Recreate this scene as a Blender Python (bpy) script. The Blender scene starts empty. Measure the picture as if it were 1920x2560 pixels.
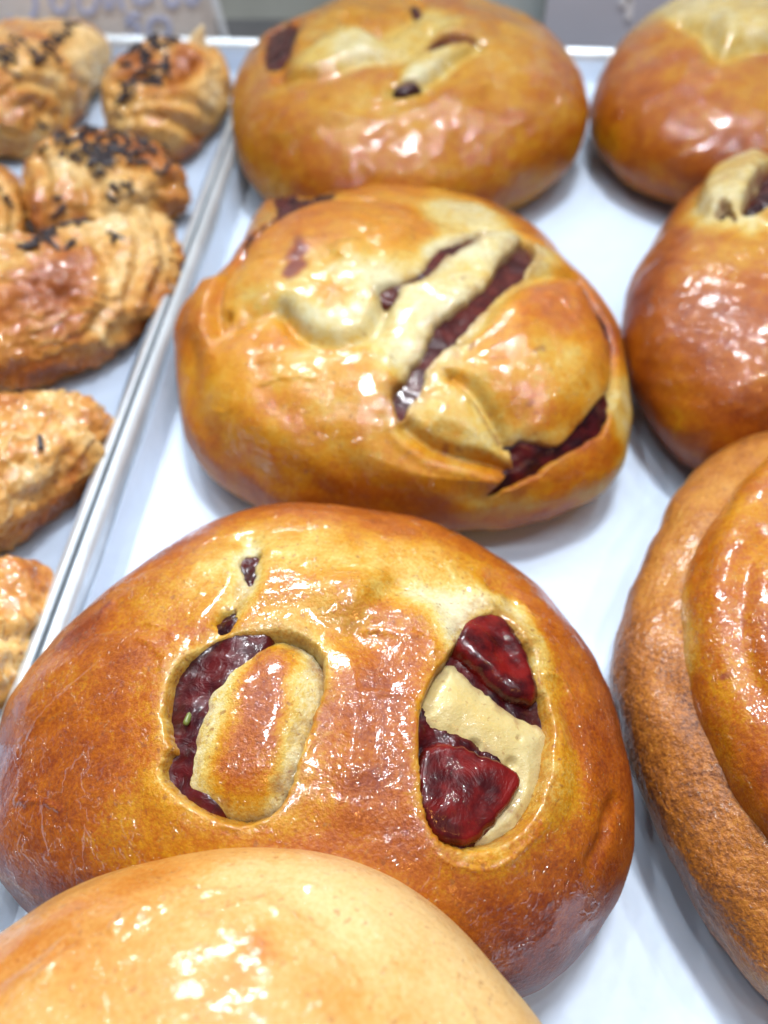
import bpy, math, random
import numpy as np
from mathutils import Vector, Matrix

# ------------------------------------------------------------------ camera, world, lamps, exposure
SC = bpy.context.scene
COL = SC.collection
W0, H0 = 1920.0, 2560.0          # the photograph's own frame
FPX = 1980.0                     # focal length in those pixels
PITCH = math.radians(52.0)
CAMZ = 0.155
CPOS = np.array([0.0, 0.0, CAMZ])
FWD = np.array([0, math.cos(PITCH), -math.sin(PITCH)])
UPV = np.array([0, math.sin(PITCH), math.cos(PITCH)])
RGT = np.array([1.0, 0, 0])

cam_data = bpy.data.cameras.new('camera')
cam = bpy.data.objects.new('camera', cam_data)
COL.objects.link(cam)
cam.location = (0, 0, CAMZ)
cam.rotation_euler = (math.pi/2 - PITCH, 0, 0)
cam_data.sensor_fit = 'VERTICAL'
cam_data.sensor_height = 36.0
cam_data.sensor_width = 27.0
cam_data.lens = 36.0*FPX/H0
cam_data.clip_start = 0.002
cam_data.clip_end = 20
cam_data.dof.use_dof = True
cam_data.dof.focus_distance = 0.117
cam_data.dof.aperture_fstop = 13.0
SC.camera = cam

world = bpy.data.worlds.new('World')
SC.world = world
world.use_nodes = True
wn, wl = world.node_tree.nodes, world.node_tree.links
bg = wn['Background']
tc = wn.new('ShaderNodeTexCoord')
sp = wn.new('ShaderNodeSeparateXYZ')
wl.new(tc.outputs['Generated'], sp.inputs[0])
mr = wn.new('ShaderNodeMapRange')
mr.inputs['From Min'].default_value = -0.15
mr.inputs['From Max'].default_value = 0.9
mr.interpolation_type = 'SMOOTHSTEP'
wl.new(sp.outputs['Z'], mr.inputs[0])
rp = wn.new('ShaderNodeValToRGB')
rp.color_ramp.elements[0].color = (0.05, 0.045, 0.045, 1)
rp.color_ramp.elements[1].color = (0.46, 0.58, 0.80, 1)
wl.new(mr.outputs[0], rp.inputs[0])
wl.new(rp.outputs[0], bg.inputs[0])
bg.inputs[1].default_value = 0.33

def area(name, loc, target, sx, sy, power, col, spread=180):
    l = bpy.data.lights.new(name, 'AREA')
    l.shape = 'RECTANGLE'; l.size = sx; l.size_y = sy
    l.energy = power; l.color = col; l.spread = math.radians(spread)
    o = bpy.data.objects.new(name, l); COL.objects.link(o)
    o.location = loc
    o.rotation_euler = (Vector(target)-Vector(loc)).to_track_quat('-Z', 'Y').to_euler()
    return o

area('window_light', (-0.25, 0.95, 0.75), (0, 0.15, 0), 0.36, 0.14, 11.0, (0.88, 0.94, 1.0))
area('ceiling_light', (0.05, 0.25, 0.9), (0, 0.15, 0), 0.12, 0.06, 5.2, (0.93, 0.96, 1.0))
# the row of little lamps in the display case
for k in range(5):
    area('case_lamp', (-0.26+0.13*k, 0.30, 0.52), (-0.1+0.05*k, 0.12, 0), 0.012, 0.007, 0.30, (0.95, 0.98, 1.0))
for k in range(4):
    area('case_lamp', (-0.16+0.13*k, 0.02, 0.50), (-0.1+0.05*k, 0.12, 0), 0.010, 0.006, 0.22, (0.95, 0.98, 1.0))
for k in range(3):
    area('warm_lamp', (0.10+0.07*k, -0.16, 0.42), (0.02, 0.1, 0), 0.008, 0.008, 0.06, (1.0, 0.45, 0.12))

SC.view_settings.view_transform = 'Standard'
SC.view_settings.look = 'None'
SC.view_settings.exposure = 0.17
SC.view_settings.gamma = 1.0
SC.view_settings.use_curve_mapping = False
try:
    SC.cycles.use_denoising = True
    SC.cycles.max_bounces = 8
    SC.cycles.sample_clamp_indirect = 4.0
except Exception:
    pass

# ------------------------------------------------------------------ survey helpers
def project(p):
    q = np.asarray(p, float) - CPOS
    d = q @ FWD
    return np.stack([W0/2 + FPX*(q @ RGT)/d, H0/2 - FPX*(q @ UPV)/d], -1), d

def ray(px, py):
    d = FWD + RGT*(px-W0/2)/FPX - UPV*(py-H0/2)/FPX
    return d/np.linalg.norm(d)

def on_z(px, py, z=0.0):
    d = ray(px, py)
    return CPOS + d*((z-CAMZ)/d[2])

def on_y(px, py, y):
    d = ray(px, py)
    return CPOS + d*(y/d[1])

def cr(ox, oy, s):
    return lambda *pts: [(ox+x/s, oy+y/s) for x, y in pts]
c1 = cr(0, 0, 2.2125); c2 = cr(520, 0, 1.659); c3 = cr(420, 420, 1.3825); c4 = cr(0, 1200, 1.659)
c5 = cr(900, 1400, 2.07375); c6 = cr(1400, 300, 1.8435); c7 = cr(0, 900, 2.4575); c8 = cr(0, 2060, 1.185)
src = cr(0, 0, 1.0)

def spline(pts, closed=True, n=6):
    P = np.asarray(pts, float); m = len(P); out = []
    for i in range(m if closed else m-1):
        if closed:
            p0, p1, p2, p3 = P[i-1], P[i], P[(i+1) % m], P[(i+2) % m]
        else:
            p0, p1, p2, p3 = P[max(i-1, 0)], P[i], P[i+1], P[min(i+2, m-1)]
        for t in np.arange(n)/n:
            out.append(0.5*((2*p1)+(-p0+p2)*t+(2*p0-5*p1+4*p2-p3)*t*t+(-p0+3*p1-3*p2+p3)*t**3))
    if not closed:
        out.append(P[-1])
    return np.array(out)

def wav(p, size, seed, octaves=2, gain=0.5):
    """smooth noise, about -1..1, of blob size `size` metres"""
    rng = np.random.RandomState(seed); out = np.zeros(p.shape[:-1]); amp = 1.0; tot = 0
    for o in range(octaves):
        acc = np.zeros(p.shape[:-1])
        for k in range(10):
            d = rng.normal(size=3); d /= np.linalg.norm(d)
            f = math.pi/size*(2**o)*rng.uniform(0.6, 1.3)
            acc += np.sin((p @ d)*f + rng.uniform(0, 6.28))
        out += amp*acc/3.2; tot += amp; amp *= gain
    return out/tot

def sstep(a, b, x):
    t = np.clip((x-a)/(b-a), 0, 1); return t*t*(3-2*t)

def poly_inside(P, poly):
    x, y = P[..., 0], P[..., 1]; r = np.zeros(x.shape, bool)
    for i in range(len(poly)):
        x1, y1 = poly[i-1]; x2, y2 = poly[i]
        if y1 == y2: continue
        c = ((y1 > y) != (y2 > y)) & (x < (x2-x1)*(y-y1)/(y2-y1)+x1)
        r ^= c
    return r

def seg_dist(P, A, closed):
    out = np.full(P.shape[:-1], 1e9); rng = range(len(A)) if closed else range(1, len(A))
    for i in rng:
        a, b = A[i-1], A[i]; ab = b-a; L = ab @ ab
        t = np.clip(((P-a) @ ab)/max(L, 1e-16), 0, 1)
        q = P-a-t[..., None]*ab
        out = np.minimum(out, (q*q).sum(-1))
    return np.sqrt(out)

# ------------------------------------------------------------------ materials
def mat(name):
    m = bpy.data.materials.new(name); m.use_nodes = True
    nt = m.node_tree; b = nt.nodes['Principled BSDF']
    return m, nt, b

def N(nt, kind, **kw):
    n = nt.nodes.new(kind)
    for k, v in kw.items():
        if k in n.inputs: n.inputs[k].default_value = v
        else: setattr(n, k, v)
    return n

def noise(nt, co, scale, detail=3, rough=0.55, dist=0.0):
    n = nt.nodes.new('ShaderNodeTexNoise')
    n.inputs['Scale'].default_value = scale; n.inputs['Detail'].default_value = detail
    n.inputs['Roughness'].default_value = rough; n.inputs['Distortion'].default_value = dist
    nt.links.new(co, n.inputs['Vector']); return n.outputs['Fac']

def maths(nt, op, a, b=None, c=None, clamp=False):
    n = nt.nodes.new('ShaderNodeMath'); n.operation = op; n.use_clamp = clamp
    for i, v in enumerate((a, b, c)):
        if v is None: continue
        if isinstance(v, (int, float)): n.inputs[i].default_value = v
        else: nt.links.new(v, n.inputs[i])
    return n.outputs[0]

def mrange(nt, v, a, b, c=0.0, d=1.0, smooth=True):
    n = nt.nodes.new('ShaderNodeMapRange')
    n.interpolation_type = 'SMOOTHSTEP' if smooth else 'LINEAR'
    nt.links.new(v, n.inputs[0])
    for i, x in zip((1, 2, 3, 4), (a, b, c, d)): n.inputs[i].default_value = x
    return n.outputs[0]

def ramp(nt, v, stops):
    n = nt.nodes.new('ShaderNodeValToRGB'); e = n.color_ramp.elements
    while len(e) < len(stops): e.new(0.5)
    for i, (p, c) in enumerate(stops):
        e[i].position = p; e[i].color = (*c, 1)
    nt.links.new(v, n.inputs[0]); return n.outputs[0]

def mix(nt, f, a, b):
    n = nt.nodes.new('ShaderNodeMix'); n.data_type = 'RGBA'
    for s, v in ((n.inputs[0], f), (n.inputs[6], a), (n.inputs[7], b)):
        if isinstance(v, (int, float)): s.default_value = v
        elif isinstance(v, tuple): s.default_value = (*v, 1)
        else: nt.links.new(v, s)
    return n.outputs[2]

def bump(nt, h, dist, strength=1.0, normal=None):
    n = nt.nodes.new('ShaderNodeBump'); n.inputs['Distance'].default_value = dist
    n.inputs['Strength'].default_value = strength
    nt.links.new(h, n.inputs['Height'])
    if normal: nt.links.new(normal, n.inputs['Normal'])
    return n.outputs[0]

def dough_material(name, stops, glaze=1.0, rough=0.42, pores=1.0, streak=(1, 1, 1), coat_rough=0.03, seed=0.0, puddle=95, sss=0.06, patch=0.16, wrinkle=0.9, wsize=620):
    m, nt, b = mat(name); L = nt.links
    t = N(nt, 'ShaderNodeTexCoord')
    mp = N(nt, 'ShaderNodeMapping'); mp.inputs['Location'].default_value = (seed, seed*1.7, seed*0.3)
    L.new(t.outputs['Object'], mp.inputs[0]); co = mp.outputs[0]
    mp2 = N(nt, 'ShaderNodeMapping'); mp2.inputs['Scale'].default_value = streak
    L.new(co, mp2.inputs[0]); cs = mp2.outputs[0]
    bake = N(nt, 'ShaderNodeAttribute', attribute_name='bake').outputs['Fac']
    berry = N(nt, 'ShaderNodeAttribute', attribute_name='berry').outputs['Fac']
    n1 = noise(nt, cs, 55, 4, 0.6); n2 = noise(nt, cs, 260, 4, 0.7); n3 = noise(nt, co, 1500, 3, 0.7)
    v = maths(nt, 'MULTIPLY_ADD', maths(nt, 'SUBTRACT', n1, 0.5), patch*4.2, bake)
    v = maths(nt, 'MULTIPLY_ADD', maths(nt, 'SUBTRACT', n2, 0.5), patch*2.6, v)
    v = maths(nt, 'MULTIPLY_ADD', maths(nt, 'SUBTRACT', n3, 0.5), 0.5*pores, v)
    c = ramp(nt, v, stops)
    spk = mrange(nt, noise(nt, co, 900, 2, 0.5), 0.62, 0.72, 0.0, 0.6*pores)
    c = mix(nt, spk, c, (0.20, 0.065, 0.018))
    stain = maths(nt, 'MULTIPLY', berry, mrange(nt, n2, 0.3, 0.62, 0.35, 1.0))
    c = mix(nt, stain, c, (0.15, 0.028, 0.022))
    L.new(c, b.inputs['Base Color'])
    b.inputs['Roughness'].default_value = rough
    b.inputs['Specular IOR Level'].default_value = 0.25
    b.inputs['Subsurface Weight'].default_value = sss
    b.inputs['Subsurface Radius'].default_value = (1.0, 0.45, 0.15)
    b.inputs['Subsurface Scale'].default_value = 0.004
    # brushed egg glaze: thin film with ragged pools whose rims catch the light
    p1 = noise(nt, cs, puddle, 4, 0.55, 0.6)
    pool = mrange(nt, p1, 0.478, 0.498)
    p2 = noise(nt, cs, puddle*2.6, 3, 0.6, 0.4)
    pool2 = mrange(nt, p2, 0.53, 0.57)
    rip = noise(nt, cs, 480, 3, 0.6)
    grit = noise(nt, co, 1900, 2, 0.6)
    h = maths(nt, 'MULTIPLY_ADD', pool, 0.95, maths(nt, 'MULTIPLY', pool2, 0.45))
    h = maths(nt, 'MULTIPLY_ADD', rip, 0.22, h)
    h = maths(nt, 'MULTIPLY_ADD', noise(nt, cs, 42, 2, 0.5), 4.0, h)
    h = maths(nt, 'MULTIPLY_ADD', noise(nt, cs, 140, 2, 0.5), 1.3, h)
    h = maths(nt, 'MULTIPLY_ADD', grit, 0.09*pores, h)
    zone = mrange(nt, noise(nt, co, 60, 3, 0.6), 0.50, 0.62)
    wr = maths(nt, 'MULTIPLY', zone, noise(nt, cs, wsize, 2, 0.5, 0.8))
    h = maths(nt, 'MULTIPLY_ADD', wr, wrinkle, h)
    cn = bump(nt, h, 0.00036, 1.0)
    hb = maths(nt, 'MULTIPLY_ADD', grit, 0.6, maths(nt, 'MULTIPLY', noise(nt, co, 700, 4, 0.65), 1.0))
    bn = bump(nt, hb, 0.00028*pores, 0.8)
    L.new(bn, b.inputs['Normal']); L.new(cn, b.inputs['Coat Normal'])
    wet = N(nt, 'ShaderNodeAttribute', attribute_name='wet').outputs['Fac']
    wet = maths(nt, 'MULTIPLY', wet, mrange(nt, pool, 0, 1, 0.55, 1.0))
    L.new(maths(nt, 'MULTIPLY', wet, glaze), b.inputs['Coat Weight'])
    L.new(mrange(nt, pool, 0, 1, coat_rough*2.5, coat_rough, False), b.inputs['Coat Roughness'])
    b.inputs['Coat IOR'].default_value = 1.6
    return m

GOLD = [(0.0, (0.56, 0.51, 0.31)), (0.22, (0.50, 0.35, 0.08)), (0.42, (0.44, 0.195, 0.004)),
        (0.62, (0.33, 0.083, 0.002)), (0.82, (0.185, 0.030, 0.002)), (1.0, (0.07, 0.012, 0.003))]
FLAKY = [(0.0, (0.78, 0.60, 0.33)), (0.25, (0.68, 0.42, 0.14)), (0.5, (0.55, 0.25, 0.045)),
         (0.75, (0.40, 0.12, 0.018)), (1.0, (0.20, 0.045, 0.01))]
TAN = [(0.0, (0.60, 0.47, 0.27)), (0.25, (0.57, 0.38, 0.16)), (0.45, (0.50, 0.25, 0.06)), (0.65, (0.40, 0.13, 0.012)), (0.85, (0.25, 0.05, 0.004)), (1.0, (0.12, 0.02, 0.004))]
M_HERO = dough_material('glazed_crust', GOLD, seed=0.0)
YELLOW = [(0.0, (0.56, 0.52, 0.31)), (0.22, (0.52, 0.36, 0.08)), (0.42, (0.50, 0.215, 0.005)), (0.62, (0.40, 0.105, 0.003)), (0.82, (0.25, 0.05, 0.002)), (1.0, (0.09, 0.016, 0.003))]
M_BUN2 = dough_material('glazed_crust_yellow', YELLOW, seed=3.1, wrinkle=2.2, wsize=480)
M_BUN3 = dough_material('glazed_crust_soft', GOLD, seed=5.7, wrinkle=3.6, wsize=380, streak=(1, 1, 1.3))
BROWN = [(0.0, (0.58, 0.41, 0.17)), (0.35, (0.50, 0.25, 0.045)), (0.7, (0.34, 0.115, 0.014)), (1.0, (0.11, 0.032, 0.01))]
M_ROUGH = dough_material('rough_base_crust', BROWN, glaze=0.6, pores=1.9, seed=2.2, streak=(1, 1, 2.0), coat_rough=0.14)
M_PALE = dough_material('pale_crust', TAN, glaze=0.85, pores=0.75, seed=8.3, patch=0.08)
M_FLAKE = dough_material('flaky_crust', FLAKY, glaze=0.9, pores=1.5, seed=4.4, patch=0.2, streak=(1, 1, 1.6), puddle=150)
CREAM = [(0.0, (0.47, 0.39, 0.19)), (0.3, (0.47, 0.34, 0.11)), (0.6, (0.38, 0.22, 0.05)), (1.0, (0.2, 0.06, 0.01))]
M_INNER = dough_material('inner_dough', CREAM, glaze=0.35, pores=0.6, seed=1.2, patch=0.07, coat_rough=0.12)

def jam_material(name, c0, c1, lump, rough=0.12, bumpd=0.0005):
    m, nt, b = mat(name); L = nt.links
    t = N(nt, 'ShaderNodeTexCoord'); co = t.outputs['Object']
    n1 = noise(nt, co, 190, 4, 0.6); n2 = noise(nt, co, lump, 4, 0.62, 1.2)
    L.new(mix(nt, mrange(nt, n1, 0.35, 0.68), c0, c1), b.inputs['Base Color'])
    b.inputs['Roughness'].default_value = rough+0.2
    b.inputs['Coat Weight'].default_value = 0.42
    b.inputs['Specular IOR Level'].default_value = 0.2
    b.inputs['Coat Roughness'].default_value = rough*0.4
    b.inputs['Subsurface Weight'].default_value = 0.0
    b.inputs['Subsurface Radius'].default_value = (1, 0.12, 0.08)
    b.inputs['Subsurface Scale'].default_value = 0.002
    L.new(bump(nt, n2, bumpd, 0.9), b.inputs['Normal'])
    L.new(bump(nt, n2, bumpd*0.5, 0.9), b.inputs['Coat Normal'])
    return m
M_JAM = jam_material('berry_jam', (0.014, 0.0015, 0.003), (0.075, 0.004, 0.004), 330, 0.10, 0.0004)
M_FRUIT = jam_material('cooked_fruit', (0.035, 0.0015, 0.002), (0.15, 0.006, 0.004), 170, 0.07, 0.00035)
M_BROWNJAM = jam_material('brown_jam', (0.035, 0.004, 0.004), (0.09, 0.012, 0.008), 260, 0.12, 0.0002)

def plain(name, col, rough, metal=0.0, nscale=None, namp=0.1, bd=None, bs=300):
    m, nt, b = mat(name)
    t = N(nt, 'ShaderNodeTexCoord'); co = t.outputs['Object']
    if nscale:
        f = mrange(nt, noise(nt, co, nscale, 4), 0.3, 0.7)
        c = mix(nt, f, tuple(x*(1-namp) for x in col), tuple(min(1, x*(1+namp)) for x in col))
        nt.links.new(c, b.inputs['Base Color'])
    else:
        b.inputs['Base Color'].default_value = (*col, 1)
    b.inputs['Roughness'].default_value = rough; b.inputs['Metallic'].default_value = metal
    if bd: nt.links.new(bump(nt, noise(nt, co, bs, 4), bd), b.inputs['Normal'])
    return m
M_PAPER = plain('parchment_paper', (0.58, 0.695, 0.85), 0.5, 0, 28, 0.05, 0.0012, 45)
M_PAPER_SHADED = plain('shaded_parchment', (0.40, 0.48, 0.60), 0.55, 0, 28, 0.06, 0.0006, 60)  # same paper as the other tray, its shade put into the colour
M_STEEL = plain('tray_steel', (0.74, 0.81, 0.86), 0.42, 0.6, 60, 0.08, 0.0002, 200)
M_CHOC = plain('chocolate', (0.028, 0.018, 0.022), 0.35)
M_CARD = plain('kraft_card', (0.80, 0.74, 0.69), 0.7, 0, 20, 0.08)
M_CARDG = plain('grey_card', (0.58, 0.61, 0.70), 0.7, 0, 20, 0.06)
M_INK = plain('chalk_marker', (0.55, 0.60, 0.82), 0.6)
M_INKW = plain('white_marker', (0.9, 0.92, 0.95), 0.6)
M_BACK = plain('case_backing', (0.38, 0.40, 0.36), 0.5, 0, 9, 0.2)
M_PANEL = plain('pale_panel', (0.50, 0.56, 0.55), 0.4, 0, 9, 0.1)
M_EDGE = plain('holder_plastic', (0.80, 0.84, 0.88), 0.25)
M_SEED = plain('green_seed', (0.12, 0.14, 0.03), 0.3)
M_SHELF = plain('shelf_steel', (0.22, 0.22, 0.24), 0.35, 0.8, 20, 0.1)

# ------------------------------------------------------------------ object helpers
def mesh_obj(name, verts, faces, material, parent=None, attrs=None, smooth=True):
    me = bpy.data.meshes.new(name)
    verts = np.asarray(verts, np.float32)
    if isinstance(faces, np.ndarray):
        n = len(faces); k = faces.shape[1]
        me.vertices.add(len(verts)); me.vertices.foreach_set('co', verts.ravel())
        me.loops.add(n*k); me.loops.foreach_set('vertex_index', faces.astype(np.int32).ravel())
        me.polygons.add(n); me.polygons.foreach_set('loop_start', np.arange(0, n*k, k, dtype=np.int32))
        me.update(calc_edges=True)
    else:
        me.from_pydata([tuple(map(float, v)) for v in verts], [], [tuple(f) for f in faces]); me.update()
    me.validate()
    if attrs:
        for k, a in attrs.items():
            at = me.attributes.new(k, 'FLOAT', 'POINT'); at.data.foreach_set('value', np.asarray(a, np.float32).ravel())
    if smooth: me.polygons.foreach_set('use_smooth', np.ones(len(me.polygons), bool))
    me.materials.append(material)
    o = bpy.data.objects.new(name, me); COL.objects.link(o)
    if parent is not None: o.parent = parent
    return o

def thing(name, label, cat, loc, group=None):
    o = bpy.data.objects.new(name, None); COL.objects.link(o); o.location = loc
    o.empty_display_size = 0.01
    o['label'] = label; o['category'] = cat
    if group: o['group'] = group
    return o

def tag(o, label, cat, group=None):
    o['label'] = label; o['category'] = cat
    if group: o['group'] = group
    return o

# ------------------------------------------------------------------ the pastry surface
class Dome:
    """A loaf-like body on the tray: outline R(azimuth), height h, a belly that overhangs its foot."""
    AMAX = math.radians(148)
    def __init__(s, centre_px, h, outline_px, r0=0.055, belly=0.34, flat=0.85, z0=0.0, lift=0.45, even=2):
        s.c = on_z(*centre_px, z0); s.h = h; s.belly = belly; s.flat = flat; s.z0 = z0; s.even = even
        s.K = 144; s.R = np.full(s.K, r0)
        s.fit(spline(outline_px, True, 8), lift)
    def S(s, u, v):
        r = np.sqrt(u*u+v*v); th = np.arctan2(v, u); a = r*s.AMAX
        k = (th/(2*math.pi) % 1.0)*s.K; i = np.floor(k).astype(int); f = k-i
        R = s.R[i % s.K]*(1-f)+s.R[(i+1) % s.K]*f
        Rm = s.R.mean(); w = sstep(0.0, 0.45, r); R = Rm*(1-w)+R*w
        sa = np.sin(a); ca = np.cos(a)
        rho = R*np.where(a < math.pi/2, sa**0.94, sa*0.55+0.45)
        rho = np.where(r < 1e-6, 0, rho)
        zb = s.belly*s.h; ht = s.h-zb
        z = np.where(ca >= 0, zb+ht*np.abs(ca)**s.flat, zb-zb*np.abs(ca)/abs(math.cos(s.AMAX)))
        return np.stack([rho*np.cos(th), rho*np.sin(th), z], -1)
    def fit(s, poly, lift):
        th = np.linspace(0, 2*math.pi, 288, endpoint=False); rr = np.linspace(0.05, 1, 60)
        TH, RR = np.meshgrid(th, rr); U, V = RR*np.cos(TH), RR*np.sin(TH)
        c0 = project(s.c+np.array([0, 0, s.h*lift]))[0]
        NB = 120
        ang = (np.arange(NB)+0.5)/NB*2*math.pi
        # radial extent of target outline
        T = np.zeros(NB); d = poly-c0
        for b in range(NB):
            dx, dy = math.cos(ang[b]), math.sin(ang[b]); best = 0
            for i in range(len(d)):
                p, q = d[i-1], d[i]; e = q-p; den = dx*e[1]-dy*e[0]
                if abs(den) < 1e-9: continue
                t = (p[0]*e[1]-p[1]*e[0])/den; w = (p[0]*dy-p[1]*dx)/den
                if t > 0 and -1e-6 <= w <= 1+1e-6: best = max(best, t)
            T[b] = best
        for it in range(40):
            P = s.S(U, V)+s.c
            px = project(P)[0]-c0; rad = np.hypot(px[..., 0], px[..., 1]).ravel()
            an = (np.arctan2(px[..., 1], px[..., 0]) % (2*math.pi)).ravel()
            bi = (an/(2*math.pi)*NB).astype(int) % NB
            acc = np.zeros(s.K); wt = np.zeros(s.K)
            tk = np.round(TH.ravel()/(2*math.pi)*s.K).astype(int) % s.K
            order = np.argsort(rad); best = np.full(NB, -1); best[bi[order]] = order
            for b in range(NB):
                if best[b] < 0 or T[b] <= 0: continue
                k = tk[best[b]]; acc[k] += T[b]/rad[best[b]]; wt[k] += 1
            ks = np.arange(s.K); val = np.where(wt > 0, acc/np.maximum(wt, 1), 0)
            sel = ks[wt > 0]
            full = np.interp(ks, np.r_[sel-s.K, sel, sel+s.K], np.tile(val[sel], 3))
            s.R = s.R*(full**0.7)
            for _ in range(s.even): s.R = 0.25*np.roll(s.R, 1)+0.5*s.R+0.25*np.roll(s.R, -1)
        s.err = np.nanmean(np.abs(np.array([T[b]-rad[best[b]] for b in range(NB) if best[b] >= 0 and T[b] > 0])))
    def normals(s, u, v, P=None):
        e = 1e-3
        du = s.S(u+e, v)-s.S(u-e, v); dv = s.S(u, v+e)-s.S(u, v-e)
        n = np.cross(du, dv); n /= np.maximum(np.linalg.norm(n, axis=-1, keepdims=True), 1e-12)
        return n
    def grid(s, n):
        g = np.linspace(-1, 1, n); X, Y = np.meshgrid(g, g)
        s.n = n; s.u = X*np.sqrt(1-Y*Y/2); s.v = Y*np.sqrt(1-X*X/2)
        s.P = s.S(s.u, s.v); s.Nn = s.normals(s.u*0.9985, s.v*0.9985)
        wp = s.P+s.c; s.px = project(wp)[0]
        s.face = ((wp-CPOS)*s.Nn).sum(-1) < 0
        s.disp = np.zeros((n, n)); s.lat = None
        s.bake = np.full((n, n), 0.6); s.berry = np.zeros((n, n)); s.wet = np.ones((n, n))
        m = np.zeros((n, n), bool); m[::5, ::5] = True
        s._qi = np.where((m & s.face).ravel())[0]; s._q = s.px.reshape(-1, 2)[s._qi]
        return s
    def near(s, p):
        n = s.n; d = ((s._q-p)**2).sum(1); j = s._qi[int(d.argmin())]
        r, c = j//n, j % n; r0, r1, c0, c1 = max(r-7, 0), min(r+8, n), max(c-7, 0), min(c+8, n)
        w = ((s.px[r0:r1, c0:c1]-p)**2).sum(-1)+np.where(s.face[r0:r1, c0:c1], 0, 1e9)
        k = int(w.argmin()); s._last = w.ravel()[k]
        return (r0+k//(c1-c0))*n+c0+k % (c1-c0)
    def trace(s, pts):
        """photo points -> (uv, xyz) on the undisturbed surface"""
        uv = []; xyz = []
        for p in pts:
            i = s.near(p)
            uv.append((s.u.ravel()[i], s.v.ravel()[i])); xyz.append(s.P.reshape(-1, 3)[i])
        return np.array(uv), np.array(xyz)
    def sd(s, pts, closed=True, reach=0.012, at=None, smooth=True):
        """signed distance (metres) to a traced outline; negative inside"""
        pl = spline(pts, closed, 5) if smooth else np.asarray(pts, float)
        uv, xyz = s.trace(pl)
        if at is None: U, V, P = s.u, s.v, s.P
        else: U, V, P = at
        out = np.full(U.shape, 1.0)
        lo, hi = xyz.min(0)-reach, xyz.max(0)+reach
        m = ((P > lo) & (P < hi)).all(-1)
        out[m] = seg_dist(P[m], xyz, closed)
        if closed:
            ins = poly_inside(np.stack([U, V], -1), uv); out = np.where(ins, -out, out)
        return out
    # sculpting
    def pit(s, pts, depth, soft=0.0016, lip=0.0003, lipw=0.0022, rag=0.0):
        d = s.sd(pts)
        if rag: d = d+rag*wav(s.P, 0.003, 11, 2)
        s.disp -= depth*sstep(0.0002, -soft, d)
        s.disp += lip*np.exp(-((d-lipw*0.7)/lipw)**2)
        return d
    def swell(s, pts, height, soft=0.006, reach=0.02):
        d = s.sd(pts, reach=reach); s.disp += height*sstep(soft*0.4, -soft, d); return d
    def groove(s, pts, depth, width, one=0.0):
        d = s.sd(pts, False, reach=width*3+0.002); s.disp -= depth*np.exp(-(d/width)**2)
        if one: s.disp += one*np.exp(-((d-width*2)/width)**2)
        return d
    def rims(s, lines, h=0.00042, w=0.00036):
        for l in lines:
            d = s.sd(l, False, reach=0.003)+0.00035*wav(s.P, 0.0022, 77, 2)
            s.disp += h*np.exp(-(d/w)**2)*s.sd_fade(l)
    def sd_fade(s, l):
        return 0.65+0.35*wav(s.P, 0.004, 91, 1)
    def paint(s, pts, val, soft=0.004, closed=True, width=0.0, ch='bake', amt=1.0, rag=0.0015):
        d = s.sd(pts, closed, reach=0.03)-width
        d = d+rag*wav(s.P, 0.006, 5, 3)
        w = amt*sstep(soft, -soft, d); a = getattr(s, ch)
        setattr(s, ch, a*(1-w)+val*w)
    def build(s, name, material, parent):
        V = s.P+s.Nn*s.disp[..., None]
        if s.lat is not None: V = V+s.lat
        V[..., 2] = np.maximum(V[..., 2], 0.0)
        n = s.n; i = np.arange(n*n).reshape(n, n)
        F = np.stack([i[:-1, :-1], i[:-1, 1:], i[1:, 1:], i[1:, :-1]], -1).reshape(-1, 4)
        return mesh_obj(name, V.reshape(-1, 3), F, material, parent,
                        dict(bake=s.bake, berry=s.berry, wet=s.wet))
    def shell(s, name, pts, material, parent, base=-0.006, rise=0.005, edge=0.004, step=0.00035, lumps=0.0, lsize=0.003,
              seed=1, tilt=None, bake=None, skirt=0.004, flat=False, wet=1.0, spine=None, grow=0.0, rag=0.00025):
        """a body lying in the surface: domed patch with steep sides, following the loaf's curve"""
        pl = spline(pts, True, 5) if not flat else np.asarray(pts, float)
        uv, xyz = s.trace(pl)
        lo, hi = uv.min(0)-0.02-grow*8, uv.max(0)+0.02+grow*8
        ext = xyz.max(0)-xyz.min(0); L = max(np.linalg.norm(ext), 0.002)
        k = int(np.clip(L/step, 12, 260))
        U, V = np.meshgrid(np.linspace(lo[0], hi[0], k), np.linspace(lo[1], hi[1], k))
        P = s.S(U, V); Nn = s.normals(U, V)
        d = seg_dist(P, xyz, True); d = np.where(poly_inside(np.stack([U, V], -1), uv), -d, d)
        d = d-grow+rag*wav(P, 0.003, seed+3, 2)
        t = np.clip(-d/edge, 0, 1); prof = np.sqrt(np.maximum(1-(1-t)**2, 0))
        h = base+rise*prof-np.clip(d, 0, 1)*skirt/0.0006
        if lumps: h = h+lumps*wav(P, lsize, seed, 3, 0.55)*sstep(-0.1, 0.6, t)
        if spine is not None:
            h = h+spine(P, d)
        Q = P+Nn*h[..., None]
        keep = d < 0.0011
        idx = np.arange(k*k).reshape(k, k)
        F = np.stack([idx[:-1, :-1], idx[:-1, 1:], idx[1:, 1:], idx[1:, :-1]], -1).reshape(-1, 4)
        kf = keep.ravel()[F].all(1); F = F[kf]
        used = np.unique(F); remap = -np.ones(k*k, int); remap[used] = np.arange(len(used)); F = remap[F]
        Vv = Q.reshape(-1, 3)[used]
        bk = np.full(k*k, 0.2) if bake is None else bake(P, d, t).ravel()
        return mesh_obj(name, Vv, F, material, parent,
                        dict(bake=bk[used], berry=(0.55*sstep(0.45, 0.0, t+0.3*wav(P, 0.002, seed+7, 2))*(t < 0.5)).ravel()[used], wet=np.full(len(used), wet)))

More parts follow.
